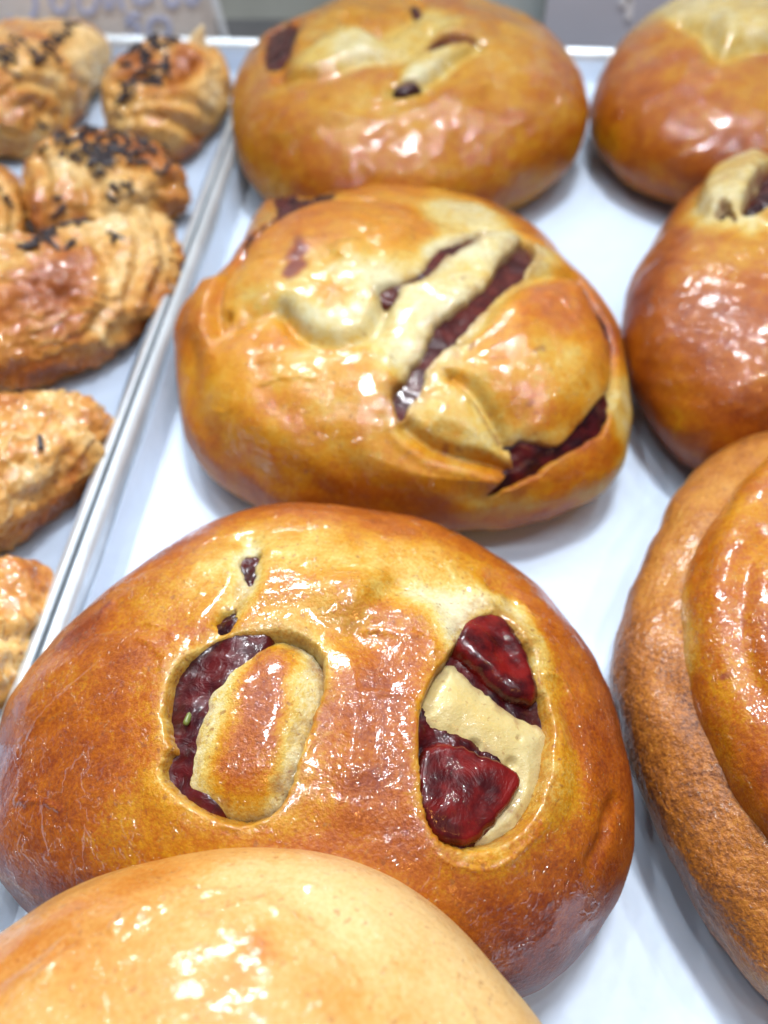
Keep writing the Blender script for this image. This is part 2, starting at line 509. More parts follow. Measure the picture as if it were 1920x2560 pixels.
def base_colour(D, seed, lo=0.45, hi=0.78, top=0.5, amp=0.1):
    """browning of the crust: deeper on the shoulders, paler under the belly"""
    r = np.hypot(D.u, D.v)
    b = top+(hi-top)*sstep(0.15, 0.50, r)
    b = b+(lo-b)*sstep(0.62, 0.86, r)
    D.bake = b+amp*wav(D.P, 0.022, seed, 2)
    D.wet = 1-0.9*sstep(0.37, 0.58, r+0.07*wav(D.P, 0.01, seed+1, 2))
    D.disp += 0.0011*wav(D.P, 0.026, seed+2, 2)+0.00022*wav(D.P, 0.006, seed+4, 2)

# ================================================================== SETTING
def quad_box(name, pts_bottom, thick, material, parent=None):
    a = [Vector(p) for p in pts_bottom]; v = a+[p+Vector((0, 0, thick)) for p in a]
    f = [(3, 2, 1, 0), (4, 5, 6, 7), (0, 1, 5, 4), (1, 2, 6, 5), (2, 3, 7, 6), (3, 0, 4, 7)]
    return mesh_obj(name, [tuple(p) for p in v], f, material, parent, smooth=False)

shelf = quad_box('shelf', [(-0.8, -0.5, -0.02), (0.8, -0.5, -0.02), (0.8, 0.55, -0.02), (-0.8, 0.55, -0.02)], 0.012, M_SHELF)
shelf['kind'] = 'structure'

# tray corners traced on the photograph (foot of the wall, on the paper)
def extend(p, q, y):
    t = (y-p[1])/(q[1]-p[1]); return np.array([p[0]+(q[0]-p[0])*t, y])
LIPZ = 0.011
ra, rb = on_z(556, 400, LIPZ)[:2], on_z(97, 1640, LIPZ)[:2]       # the seam between both trays' lips
BACKY = on_z(560, 104, LIPZ)[1]
seam_far, seam_near = extend(ra, rb, BACKY), extend(ra, rb, -0.16)
along = seam_near-seam_far; along /= np.linalg.norm(along)
right = np.array([-along[1], along[0]]);
if right[0] < 0: right = -right
def tray(name, label, p_far, width, side, paper_mat, paper_label, hidden_bottom=0.0):
    """sheet-metal tray: floor, sloping walls, flat lip with a rolled edge. p_far: far corner at the seam"""
    LIP, SLOPE, T = 0.0020, 0.0042, 0.0004
    length = 0.60
    # inner local frame: s along the width from the seam, t towards the viewer
    sd_ = right*side
    backdir = np.array([side*right[0], side*right[1]])
    def pt(s_, t_, z): q = p_far+sd_*s_+along*t_; return (q[0], q[1], z)
    prof = [(0.0003, LIPZ-0.0016), (0.0003, LIPZ+0.0006), (0.0008, LIPZ+0.0009), (0.0013, LIPZ+0.0006), (LIP, LIPZ+0.0001), (LIP+0.0006, LIPZ-0.0006),
            (LIP+SLOPE, -0.0008), (LIP+SLOPE+0.001, -0.0016)]
    o = thing(name, label, 'baking tray', (*(p_far+sd_*width/2+along*length/2), -0.0024))
    off = Vector(o.location)
    rings = []
    for (e, z) in prof:
        rings.append([pt(e, e, z), pt(width-e, e, z), pt(width-e, length-e, z), pt(e, length-e, z)])
    V = [tuple(Vector(p)-off) for r in rings for p in r]; F = []
    for i in range(len(rings)-1):
        for j in range(4):
            k = (j+1) % 4
            F.append((i*4+j, i*4+k, i*4+4+k, i*4+4+j))
    n = len(rings)-1
    wall = mesh_obj('tray_wall', V, F, M_STEEL, o, smooth=False)
    m = wall.modifiers.new('thickness', 'SOLIDIFY'); m.thickness = T; m.offset = -1 if side > 0 else 1
    b = wall.modifiers.new('round', 'BEVEL'); b.width = 0.0006; b.segments = 3
    fl = mesh_obj('tray_floor', [tuple(Vector(p)-off+Vector((0, 0, -0.0003))) for p in rings[-1]], [(0, 1, 2, 3)], M_STEEL, o, smooth=False)
    fm = fl.modifiers.new('thickness', 'SOLIDIFY'); fm.thickness = 0.0006; fm.offset = 0
    # paper liner: lies flat, folds a little way up the walls
    e0 = LIP+SLOPE; ups = [(LIP+0.0022, LIPZ-0.0022), (LIP+0.0038, 0.0046), (e0+0.0010, 0.0009), (e0+0.0022, 0.0002), (e0+0.006, 0.0)]
    P = []; nn = 80
    for (e, z) in ups:
        ring = []
        cs = [(e, e), (width-e, e), (width-e, length-e), (e, length-e)]
        for j in range(4):
            a, b_ = cs[j], cs[(j+1) % 4]
            for q in range(nn):
                f = q/nn; s_, t_ = a[0]+(b_[0]-a[0])*f, a[1]+(b_[1]-a[1])*f
                wob = (0.0006*math.sin(31*f+2*j)+0.0004*math.sin(83*f+j)) if z > 0.003 else 0
                ring.append(tuple(Vector(pt(s_, t_, z+wob))))
        P.append(ring)
    V = [p for r in P for p in r]; M = 4*nn; F = []
    for i in range(len(P)-1):
        for j in range(M):
            k = (j+1) % M; F.append((i*M+j, i*M+k, (i+1)*M+k, (i+1)*M+j))
    F.append(tuple((len(P)-1)*M+j for j in range(M)))
    pp = mesh_obj('parchment_liner', V, F, paper_mat, None, smooth=False)
    tag(pp, paper_label, 'baking paper')
    sm = pp.modifiers.new('thickness', 'SOLIDIFY'); sm.thickness = 0.00012; sm.offset = -1
    return o
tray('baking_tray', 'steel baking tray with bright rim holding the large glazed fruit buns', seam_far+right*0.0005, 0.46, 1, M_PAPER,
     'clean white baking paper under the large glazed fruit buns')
tray('baking_tray', 'steel baking tray at the left edge holding the croissants', seam_far-right*0.0005, 0.34, -1, M_PAPER_SHADED,
     'white baking paper with shade painted into its colour under the chocolate sprinkled croissants')

# ================================================================== BUNS
# ---- large bun in the middle of the picture, two openings
def front_bun():
    D = Dome((800, 1960), 0.046, src((0, 1810), (30, 1730), (130, 1600), (280, 1455), (450, 1340), (620, 1275), (800, 1252), (960, 1262), (1130, 1315),
             (1280, 1410), (1420, 1545), (1510, 1680), (1562, 1830), (1590, 1990), (1580, 2120), (1530, 2270), (1440, 2410), (1330, 2500), (1100, 2540),
             (800, 2520), (450, 2450), (150, 2340), (-10, 2200), (-40, 2010)), r0=0.058)
    print('front bun fit', D.err, D.R.min(), D.R.max(), D.c)
    D.grid(760); base_colour(D, 21, lo=0.55, hi=0.80, top=0.52, amp=0.07)
    root = thing('fruit_bun', 'large glossy golden bun in front with two oval openings showing dark red fruit', 'bun', tuple(D.c), 'fruit buns on the white paper')
    LO = c4((870, 655), (770, 735), (735, 775), (700, 850), (682, 960), (697, 1060), (716, 1112), (690, 1148), (680, 1240), (750, 1312), (830, 1372), (920, 1415),
            (1020, 1432), (1110, 1398), (1170, 1340), (1210, 1250), (1250, 1120), (1300, 970), (1340, 840), (1345, 740), (1300, 668), (1230, 628), (1130, 614), (1020, 618), (940, 645))
    RO = c5((478, 465), (530, 385), (600, 300), (680, 275), (750, 290), (800, 345), (845, 425), (900, 470), (915, 560), (930, 640), (970, 700), (1000, 830), (1008, 900),
            (992, 1000), (972, 1120), (935, 1230), (860, 1370), (780, 1440), (680, 1492), (560, 1512), (450, 1480), (370, 1400), (330, 1290), (315, 1130), (303, 980),
            (303, 850), (330, 720), (380, 600), (440, 520))
    S1 = c4((1020, 275), (990, 300), (984, 330), (1000, 372), (1030, 406), (1050, 370), (1052, 325), (1070, 295), (1048, 283))
    S2 = c4((962, 522), (930, 528), (890, 558), (878, 580), (915, 592), (945, 565))
    # broad forms
    D.swell(src((480, 1560), (560, 1440), (800, 1400), (1050, 1430), (1180, 1530), (1100, 1600), (900, 1570), (700, 1560)), 0.0012, 0.010)
    D.swell(c4((1400, 700), (1500, 720), (1560, 900), (1540, 1200), (1500, 1400), (1400, 1420), (1330, 1300), (1380, 1000)), 0.0015, 0.007)   # bridge between the openings
    D.groove(c4((1030, 240), (1020, 400), (960, 500), (900, 600), (860, 660)), 0.0016, 0.0024)
    D.groove(c4((1340, 610), (1440, 640), (1560, 650)), 0.0008, 0.003)
    D.bake -= 0.07*sstep(0.20, 0.02, np.hypot(D.u, D.v-0.18)-0.1)
    D.groove(c5((150, 180), (300, 150), (440, 230), (520, 370)), 0.0011, 0.0024)
    D.groove(c5((560, 270), (500, 180), (400, 120), (250, 100)), 0.0012, 0.003)
    D.groove(c5((740, 280), (800, 240), (780, 160), (700, 120)), 0.0009, 0.002)
    D.groove(c5((1050, 700), (1120, 900), (1140, 1100), (1100, 1300)), 0.0004, 0.0018)
    D.groove(c5((1340, 1260), (1290, 1330), (1260, 1450), (1200, 1560)), 0.0010, 0.0014)
    # baking colour
    D.paint(src((540, 1370), (700, 1330), (900, 1330), (1150, 1420), (1300, 1560), (1370, 1720), (1240, 1600), (1150, 1500), (1000, 1490), (800, 1480), (640, 1520), (560, 1480)), 0.33, 0.006)
    D.paint(src((640, 1440), (760, 1410), (900, 1430), (880, 1490), (700, 1500)), 0.50, 0.004)
    D.paint(c4((1000, 200), (940, 300), (930, 400), (900, 500), (830, 600), (760, 720), (720, 760), (650, 700), (700, 560), (800, 450), (900, 330)), 0.20, 0.005)
    D.paint(c4((1030, 210), (1050, 260), (1060, 420), (980, 560), (900, 640), (860, 660), (850, 600), (940, 480), (985, 380), (980, 270)), 0.02, 0.0022)
    D.paint(c4((940, 600), (1100, 590), (1300, 610), (1380, 700), (1350, 760), (1300, 650), (1200, 625), (1000, 620)), 0.24, 0.0025)
    D.paint(c5((100, 130), (350, 80), (520, 130), (640, 120), (800, 190), (900, 330), (960, 470), (920, 560), (860, 430), (760, 280), (660, 260), (560, 320), (500, 440), (430, 500), (420, 380), (300, 200)), 0.10, 0.0028)
    D.paint(c5((560, 230), (660, 200), (760, 250), (830, 380), (790, 360), (740, 280), (640, 260), (540, 340), (500, 340)), 0.55, 0.0018, ch='berry')
    D.paint(c5((60, 160), (250, 90), (420, 100), (500, 180), (380, 150), (180, 160)), 0.22, 0.002, ch='berry')
    D.paint(c5((680, 120), (760, 150), (800, 210), (750, 200)), 0.4, 0.0012, ch='berry')
    D.paint(c4((985, 420), (1030, 400), (1000, 500), (960, 520)), 0.35, 0.001, ch='berry')
    D.paint(c5((900, 470), (960, 640), (1010, 800), (1050, 1000), (1000, 1200), (900, 1400), (780, 1500), (600, 1540), (440, 1510), (340, 1400), (300, 1200), (280, 1500), (500, 1620), (800, 1600), (1010, 1350), (1110, 1100), (1080, 850), (990, 600)), 0.40, 0.0035)
    D.paint(c5((280, 760), (330, 620), (430, 500), (380, 480), (260, 620), (240, 800), (260, 1200), (310, 1420), (330, 1300), (300, 1000)), 0.44, 0.003)
    D.paint(c4((1330, 700), (1400, 760), (1380, 900), (1320, 1100), (1260, 1270), (1190, 1400), (1060, 1470), (900, 1440), (800, 1390), (690, 1270), (640, 1180), (640, 900), (700, 760), (600, 850), (580, 1200), (700, 1400), (950, 1520), (1150, 1490), (1280, 1330), (1400, 1000), (1440, 760)), 0.46, 0.003)
    D.paint(src((430, 1520), (560, 1560), (470, 1650), (400, 1900), (300, 1900), (180, 1850), (250, 1650)), 0.68, 0.010)
    D.paint(src((880, 1700), (1010, 1680), (1040, 1850), (1060, 2150), (900, 2180), (800, 2140), (830, 1950)), 0.70, 0.008)
    D.rims([c4((1060, 205), (1130, 200), (1230, 190), (1320, 182), (1420, 185)), c4((1360, 350), (1500, 350), (1600, 375), (1700, 400)), c4((730, 505), (760, 485), (820, 470), (825, 445)),
            c4((560, 590), (640, 600), (700, 620), (720, 650)), c4((580, 660), (640, 690), (690, 740), (680, 780)), c4((1340, 900), (1450, 880), (1580, 885), (1680, 890), (1720, 940)),
            c4((80, 1110), (120, 1050), (200, 950), (300, 860), (420, 770)), c4((60, 1330), (180, 1335), (240, 1370)), c4((700, 1350), (760, 1350), (815, 1370)), c4((930, 1435), (1010, 1440), (1080, 1425), (1130, 1395)),
            c4((1060, 800), (1120, 785), (1190, 790), (1240, 825)), c4((1350, 990), (1290, 1080), (1260, 1150)), c4((1480, 630), (1560, 605), (1640, 620), (1750, 640))])
    D.rims([c5((190, 110), (280, 140), (350, 210), (400, 280), (470, 320), (540, 350)), c5((470, 20), (510, 90), (580, 140), (650, 200), (700, 260)), c5((820, 200), (880, 260), (930, 310)), c5((840, 400), (900, 420), (960, 410)),
            c5((960, 590), (1040, 600), (1090, 650), (1120, 710)), c5((1045, 870), (1045, 960), (1030, 1050), (1040, 1110)), c5((980, 1020), (960, 1140), (900, 1280), (820, 1370), (740, 1370)),
            c5((370, 1480), (430, 1550), (560, 1590), (680, 1590), (780, 1530), (870, 1440), (960, 1350)), c5((0, 340), (100, 350), (200, 380), (330, 400), (390, 440), (370, 480))])
    D.rims([src((610, 1560), (580, 1600), (560, 1700)), src((150, 1830), (240, 1770), (330, 1730))], 0.00016)
    D.swell(c4((1300, 420), (1500, 330), (1600, 420), (1560, 560), (1380, 560)), 0.0012, 0.005)
    D.groove(c4((1480, 600), (1560, 480), (1650, 400)), 0.0010, 0.0022)
    D.paint(c4((1450, 560), (1560, 470), (1650, 400)), 0.30, 0.002, closed=False, width=0.0006, ch='berry', amt=0.5)
    # openings
    dl = D.pit(LO, 0.0070, 0.0008, rag=0.0001)
    dr = D.pit(RO, 0.0060, 0.0008, rag=0.0001)
    for S_ in (S1, S2):
        d = D.pit(S_, 0.0038, 0.0009, rag=0.0003); D.berry = np.where(d < -0.0005, 1.0, D.berry)
    for d in (dl, dr):
        D.berry = np.maximum(D.berry, 0.28*sstep(0.0022, 0.0, d+0.0016*wav(D.P, 0.005, 31, 2)))
        D.berry = np.maximum(D.berry, 0.9*sstep(-0.0004, -0.0012, d)); D.wet = np.where(d < 0, 0.9, D.wet)
        D.bake = D.bake*(1-0.6*np.exp(-(d/0.0012)**2))+0.25*0.6*np.exp(-(d/0.0012)**2)
    # a small blister
    D.berry = np.maximum(D.berry, 0.8*sstep(0.0008, 0.0002, D.sd(c4((425, 540), (455, 515)), False)))
    D.berry = np.maximum(D.berry, 0.6*sstep(0.0008, 0.0003, D.sd(c4((430, 1045), (438, 1075)), False)))
    D.disp += 0.0004*np.exp(-(D.sd(c4((425, 540), (455, 515)), False)/0.0010)**2)
    D.build('crust', M_HERO, root)
    # left opening: jam on the left, a roll of inner dough on the right
    jam = c4((850, 650), (990, 600), (1030, 640), (990, 700), (950, 800), (900, 900), (880, 1000), (860, 1100), (840, 1250), (830, 1360), (760, 1350), (680, 1290), (640, 1180), (660, 1000), (650, 850), (720, 730))
    D.shell('berry_filling', jam, M_JAM, root, grow=0.0034, base=-0.0039, rise=0.0020, edge=0.0016, lumps=0.0007, lsize=0.0055, seed=3)
    for k, S_ in enumerate((S1, S2)):
        D.shell('berry_filling', S_, M_JAM, root, grow=0.001, base=-0.0036, rise=0.0014, edge=0.0015, lumps=0.0004, lsize=0.002, seed=5+k, step=0.0002)
    tongue = c4((985, 690), (1060, 645), (1150, 622), (1245, 652), (1325, 725), (1348, 840), (1310, 1000), (1260, 1150), (1200, 1290), (1120, 1385), (1000, 1425), (870, 1412), (765, 1352), (712, 1275), (722, 1190),
                (748, 1060), (785, 940), (838, 820), (905, 735))
    core = D.trace(spline(c4((1130, 730), (1080, 850), (1060, 1000), (1040, 1130), (1010, 1240)), False, 5))[1]
    def tb(P, d, t):
        dd = seg_dist(P, core, False)+0.0008*wav(P, 0.004, 9, 2)
        return 0.07+0.20*sstep(0.2, 0.9, t)+0.42*sstep(0.0062, 0.0018, dd)
    D.shell('inner_dough', tongue, M_HERO, root, grow=0.0010, rag=0.0001, base=-0.0068, rise=0.0066, edge=0.0088, lumps=0.0001, lsize=0.005, seed=8, bake=tb, wet=0.75)
    # right opening: dough band across, fruit above and below
    jam2 = c5((470, 430), (560, 290), (700, 250), (850, 380), (950, 520), (1030, 800), (1000, 880), (880, 800), (700, 680), (560, 560))
    D.shell('berry_filling', jam2, M_JAM, root, grow=0.003, base=-0.0042, rise=0.0014, edge=0.0016, lumps=0.0005, lsize=0.003, seed=12)
    jam3 = c5((300, 780), (370, 860), (480, 900), (600, 980), (720, 1060), (700, 1300), (520, 1500), (400, 1460), (320, 1300), (290, 1000))
    D.shell('berry_filling', jam3, M_JAM, root, grow=0.0022, base=-0.0038, rise=0.0020, edge=0.0016, lumps=0.0006, lsize=0.0022, seed=13)
    band = c5((300, 830), (320, 680), (400, 560), (480, 492), (560, 545), (660, 625), (740, 695), (850, 770), (990, 835), (1035, 900), (1020, 1050), (975, 1230), (880, 1400), (760, 1480), (620, 1520), (560, 1490),
              (620, 1400), (760, 1240), (800, 1130), (720, 1060), (620, 1010), (500, 930), (380, 880))
    pores_ = D.trace(c5((620, 945), (812, 1035), (845, 915)))[1]
    def bp(P, d): return sum(-q*np.exp(-(((P-x)**2).sum(-1)/w**2)**2) for x, q, w in zip(pores_, (0.0014, 0.0008, 0.0006), (0.0010, 0.0008, 0.0004)))
    def bb(P, d, t): return 0.10+0.12*sstep(0.3, 1, t)+0.12*wav(P, 0.007, 4, 3)
    D.shell('inner_dough', band, M_INNER, root, grow=0.0014, base=-0.0060, rise=0.0052, edge=0.0078, lumps=0.0003, lsize=0.006, seed=14, spine=bp, bake=bb, wet=0.8)
    ch1 = c5((520, 400), (560, 330), (620, 285), (700, 272), (770, 310), (835, 420), (890, 520), (925, 640), (905, 690), (830, 680), (760, 630), (680, 560), (590, 480))
    D.shell('fruit_chunk', ch1, M_FRUIT, root, grow=0.0013, base=-0.0036, rise=0.0033, edge=0.0022, lumps=0.0004, lsize=0.0045, seed=21)
    ch2 = c5((345, 990), (420, 955), (520, 965), (620, 1010), (720, 1060), (822, 1130), (790, 1215), (700, 1345), (590, 1445), (470, 1450), (380, 1390), (335, 1270), (325, 1110))
    D.shell('fruit_chunk', ch2, M_FRUIT, root, grow=0.0010, base=-0.0034, rise=0.0030, edge=0.0014, lumps=0.00028, lsize=0.006, seed=22)
    # a caraway-like seed stuck in the jam
    uv, xyz = D.trace(c4((762, 965)))
    i = ((D.P.reshape(-1, 3)-xyz[0])**2).sum(1).argmin(); n_ = D.Nn.reshape(-1, 3)[i]
    sd_v = capsule(0.0005, 0.0030, 8)
    o = mesh_obj('seed', sd_v[0], sd_v[1], M_SEED, root); o.location = Vector(xyz[0]-n_*0.0018)
    o.rotation_euler = Vector((0.15, 1, -0.35)).to_track_quat('Z', 'X').to_euler()

def capsule(r, l, seg=10):
    V = []; F = []; rings = []
    for z, q in ((-l/2, 0.15), (-l/2+r*0.35, 0.75), (-l/2+r, 1), (0, 1.04), (l/2-r, 1), (l/2-r*0.35, 0.75), (l/2, 0.15)):
        rings.append(len(V))
        for k in range(seg):
            a = 2*math.pi*k/seg; V.append((r*q*math.cos(a), r*q*math.sin(a), z))
    for i in range(len(rings)-1):
        for k in range(seg):
            F.append((rings[i]+k, rings[i]+(k+1) % seg, rings[i+1]+(k+1) % seg, rings[i+1]+k))
    F.append(tuple(range(seg))[::-1]); F.append(tuple(rings[-1]+k for k in range(seg)))
    return V, F

# ---- bun cut off by the lower edge
def near_bun():
    D = Dome((640, 2900), 0.062, src((-330, 2560), (-150, 2430), (0, 2335), (180, 2215), (340, 2160), (480, 2135), (640, 2127), (780, 2138), (920, 2175), (1060, 2250),
             (1180, 2350), (1290, 2465), (1380, 2575), (1450, 2700), (1500, 2900), (1450, 3200), (1200, 3500), (640, 3650), (0, 3500), (-300, 3200), (-420, 2850)), r0=0.05, even=4, belly=0.55)
    print('near bun fit', D.err, D.R.min(), D.R.max(), D.c)
    D.grid(460); base_colour(D, 41, lo=0.42, hi=0.40, top=0.36, amp=0.06); D.disp *= 0.4
    root = thing('fruit_bun', 'smooth pale tan bun closest to the viewer, cut off by the lower edge', 'bun', tuple(D.c), 'fruit buns on the white paper')
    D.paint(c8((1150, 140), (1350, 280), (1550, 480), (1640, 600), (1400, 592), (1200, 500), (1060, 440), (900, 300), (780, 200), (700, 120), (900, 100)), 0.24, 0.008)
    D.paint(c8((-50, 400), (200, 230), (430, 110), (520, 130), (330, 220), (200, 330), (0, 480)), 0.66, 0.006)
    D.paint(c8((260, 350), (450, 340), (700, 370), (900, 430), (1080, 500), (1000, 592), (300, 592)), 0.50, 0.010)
    D.paint(c8((740, 340), (790, 330), (800, 380), (750, 400)), 0.72, 0.003)
    D.paint(c8((580, 262), (630, 248), (638, 280), (590, 290)), 0.72, 0.0015, ch='berry')
    D.groove(c8((450, 120), (600, 180), (800, 190), (1000, 330), (1080, 480)), 0.0006, 0.003)
    D.groove(c8((-20, 470), (160, 350), (330, 340), (430, 310)), 0.0005, 0.0018)
    D.wet = D.wet*0.9
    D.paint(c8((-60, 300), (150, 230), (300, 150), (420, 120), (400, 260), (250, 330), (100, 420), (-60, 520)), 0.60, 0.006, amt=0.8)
    D.rims([c8((0, 470), (60, 440), (120, 400), (160, 350), (210, 330), (250, 345)), c8((260, 330), (320, 350), (380, 350), (430, 320)), c8((330, 300), (350, 330), (400, 300), (430, 260), (490, 240), (500, 200)),
            c8((340, 300), (370, 260), (420, 250), (390, 290)), c8((700, 235), (770, 230), (800, 200), (810, 178), (880, 180), (930, 195)), c8((790, 240), (850, 275), (920, 300), (960, 322)),
            c8((900, 350), (960, 390), (1020, 425), (1060, 465)), c8((1310, 490), (1350, 500), (1390, 560), (1410, 592)), c8((550, 180), (600, 200), (660, 190)), c8((120, 440), (180, 390), (210, 370))], 0.00055, 0.00045)
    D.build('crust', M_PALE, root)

# ---- twisted bun behind
def middle_bun():
    D = Dome((1010, 985), 0.040, c3((25, 620), (45, 480), (110, 400), (190, 345), (250, 260), (300, 160), (350, 100), (460, 85), (600, 88), (720, 62), (860, 55), (980, 68), (1110, 115), (1250, 200),
             (1400, 320), (1510, 440), (1570, 570), (1595, 720), (1606, 860), (1580, 1000), (1500, 1120), (1350, 1210), (1180, 1252), (1000, 1258), (700, 1245), (400, 1220), (220, 1130), (110, 1000), (50, 860)), r0=0.054)
    print('middle bun fit', D.err, D.R.min(), D.R.max(), D.c)
    D.grid(700); base_colour(D, 61, lo=0.50, hi=0.62, top=0.35, amp=0.06)
    root = thing('fruit_bun', 'lumpy yellow golden twisted bun with a long dark jam streak down its top', 'bun', tuple(D.c), 'fruit buns on the white paper')
    # broad lumps
    D.swell(c3((330, 200), (600, 110), (900, 160), (900, 300), (780, 400), (640, 560), (480, 560), (300, 480), (200, 420)), 0.0022, 0.008)
    D.swell(c3((1060, 620), (1120, 480), (1280, 400), (1420, 420), (1490, 560), (1530, 720), (1430, 880), (1300, 960), (1150, 860), (1050, 740)), 0.0042, 0.009)
    D.swell(c3((870, 860), (920, 770), (1010, 740), (1080, 820), (1140, 930), (1120, 1010), (980, 960), (880, 920)), 0.0022, 0.005)
    D.swell(c3((820, 400), (960, 340), (1080, 240), (1190, 230), (1190, 290), (1080, 400), (940, 520), (860, 640), (760, 760), (700, 680), (740, 560)), 0.0015, 0.006)
    D.swell(c3((100, 640), (350, 560), (560, 600), (740, 600), (800, 720), (800, 900), (1000, 1010), (1180, 1080), (900, 1140), (500, 1080), (200, 950)), 0.0028, 0.009)
    D.swell(c3((60, 560), (100, 420), (200, 360), (230, 400), (180, 520), (160, 640)), 0.0018, 0.005)
    # creases
    D.groove(c3((200, 520), (170, 560), (180, 430), (260, 300), (380, 200), (520, 130), (700, 100)), 0.0030, 0.0016)
    D.groove(c3((390, 490), (480, 580), (600, 600), (690, 570), (740, 500), (770, 430)), 0.0030, 0.0020)
    D.groove(c3((390, 490), (300, 510), (230, 560)), 0.0012, 0.0022)
    D.groove(c3((820, 905), (900, 965), (1000, 1000), (1090, 1020), (1190, 1060)), 0.0016, 0.0014, one=0.0005)
    D.groove(c3((990, 720), (1070, 800), (1120, 880), (1160, 960)), 0.0024, 0.0014)
    D.groove(c3((1000, 590), (1060, 560), (1180, 430), (1290, 370), (1400, 380)), 0.0022, 0.0022)
    D.groove(c3((1420, 390), (1470, 480), (1530, 620), (1545, 760), (1525, 800)), 0.0024, 0.0014)
    D.groove(c3((900, 120), (1000, 200), (1110, 220), (1250, 260)), 0.0010, 0.0024)
    # colour
    D.paint(c3((880, 110), (1060, 120), (1160, 190), (1280, 290), (1330, 330), (1150, 480), (1000, 640), (900, 780), (830, 860), (720, 700), (600, 620), (480, 600), (400, 500), (480, 420), (640, 480), (800, 330), (900, 260)), 0.13, 0.0045)
    D.paint(c3((1060, 700), (1000, 760), (880, 800), (850, 900), (1000, 980), (1160, 1000), (1350, 940), (1480, 800), (1540, 900), (1560, 1000), (1400, 1130), (1200, 1200), (1000, 1150), (1500, 1120), (1600, 900), (1580, 700), (1520, 740), (1400, 880), (1200, 880)), 0.18, 0.005)
    D.paint(c3((1100, 640), (1150, 500), (1290, 400), (1420, 430), (1500, 580), (1490, 700), (1300, 640), (1180, 700)), 0.62, 0.006)
    D.paint(c3((1150, 680), (1290, 620), (1420, 700), (1350, 820), (1200, 800)), 0.38, 0.005)
    D.paint(c3((350, 240), (500, 150), (760, 110), (900, 170), (880, 260), (700, 260), (560, 290), (400, 280)), 0.56, 0.006)
    D.paint(c3((560, 380), (700, 330), (860, 330), (900, 260), (1060, 230), (1180, 240), (1180, 300), (1040, 420), (940, 540), (860, 640), (780, 740), (730, 700), (740, 560), (640, 560), (520, 560), (480, 500)), 0.03, 0.003, amt=0.8)
    D.paint(c3((450, 440), (560, 420), (640, 450), (560, 500)), 0.46, 0.003)
    D.paint(c3((330, 560), (390, 510), (450, 590), (350, 640), (250, 640)), 0.52, 0.003)
    D.paint(c3((60, 700), (300, 640), (500, 660), (700, 760), (780, 900), (1000, 1050), (800, 1100), (400, 1050), (150, 920)), 0.43, 0.008)
    D.paint(c3((420, 290), (455, 260), (490, 290), (480, 360), (440, 400), (410, 370)), 0.9, 0.0015, ch='berry')
    D.paint(c3((430, 300), (480, 280), (470, 360), (430, 390)), 0.85, 0.0015)
    for q in (((1040, 640), (1050, 620)), ((1240, 680), (1270, 665)), ((1230, 835), (1240, 830)), ((1480, 600), (1485, 660)), ((955, 965), (960, 980)), ((1000, 970), (1010, 975)), ((1060, 820), (1110, 900)), ((1130, 920), (1150, 950))):
        D.berry = np.maximum(D.berry, 0.75*sstep(0.0009, 0.0002, D.sd(c3(*q), False)+0.0003*wav(D.P, 0.002, 8, 2)))
    D.rims([c3((480, 630), (620, 655), (720, 670), (820, 710)), c3((330, 760), (420, 740), (520, 745)), c3((480, 400), (560, 440), (640, 430)), c3((970, 330), (1010, 380), (1050, 400)), c3((880, 400), (930, 450), (970, 460)),
            c3((1180, 520), (1260, 490), (1330, 500), (1380, 560)), c3((640, 220), (720, 250), (800, 220), (860, 190)), c3((540, 300), (620, 340), (700, 400)), c3((160, 840), (220, 850), (240, 800)), c3((290, 690), (400, 660), (500, 640))], 0.0004, 0.0005)
    D.swell(c3((560, 300), (660, 280), (700, 330), (620, 360)), 0.0010, 0.0025); D.swell(c3((700, 230), (840, 220), (830, 270), (720, 290)), 0.0010, 0.0025)
    # jam showing through
    S1 = c3((1225, 252), (1268, 300), (1240, 362), (1150, 432), (1082, 512), (1002, 578), (990, 600), (900, 690), (884, 760), (842, 832), (805, 885), (775, 840), (775, 790), (830, 712), (880, 640), (905, 575), (948, 520),
            (1045, 450), (1105, 392), (1140, 330), (1190, 290))
    S2 = c3((1080, 236), (1100, 245), (1000, 290), (960, 300), (900, 370), (840, 400), (790, 415), (770, 455), (745, 450), (730, 425), (800, 395), (880, 355), (925, 290), (1000, 255))
    S3 = c3((1105, 1140), (1150, 1080), (1190, 1050), (1185, 975), (1230, 940), (1265, 945), (1350, 965), (1400, 900), (1455, 840), (1500, 785), (1526, 800), (1515, 900), (1440, 960), (1330, 1020), (1280, 1060), (1180, 1110))
    S4 = c3((1452, 462), (1490, 490), (1532, 560), (1546, 632), (1522, 630), (1484, 570), (1456, 515))
    S5 = c3((365, 100), (420, 92), (470, 110), (560, 90), (575, 100), (480, 150), (380, 190), (310, 240), (260, 290), (270, 250), (330, 200), (375, 160))
    for k, (S_, dep) in enumerate(((S1, 0.0042), (S2, 0.0022), (S3, 0.0042), (S4, 0.0025), (S5, 0.0028))):
        d = D.pit(S_, dep, 0.0011, rag=0.0003)
        D.berry = np.maximum(D.berry, 0.95*sstep(0.0001, -0.0007, d)); D.berry = np.maximum(D.berry, 0.40*sstep(0.0030, 0.0, d+0.001*wav(D.P, 0.004, 19, 2)))
    D.build('crust', M_BUN2, root)
    D.shell('berry_filling', S1, M_BROWNJAM, root, grow=0.0015, base=-0.0038, rise=0.0026, edge=0.0015, lumps=0.0003, lsize=0.005, seed=31)
    D.shell('berry_filling', S2, M_BROWNJAM, root, grow=0.0012, base=-0.0020, rise=0.0014, edge=0.001, lumps=0.0002, lsize=0.003, seed=32)
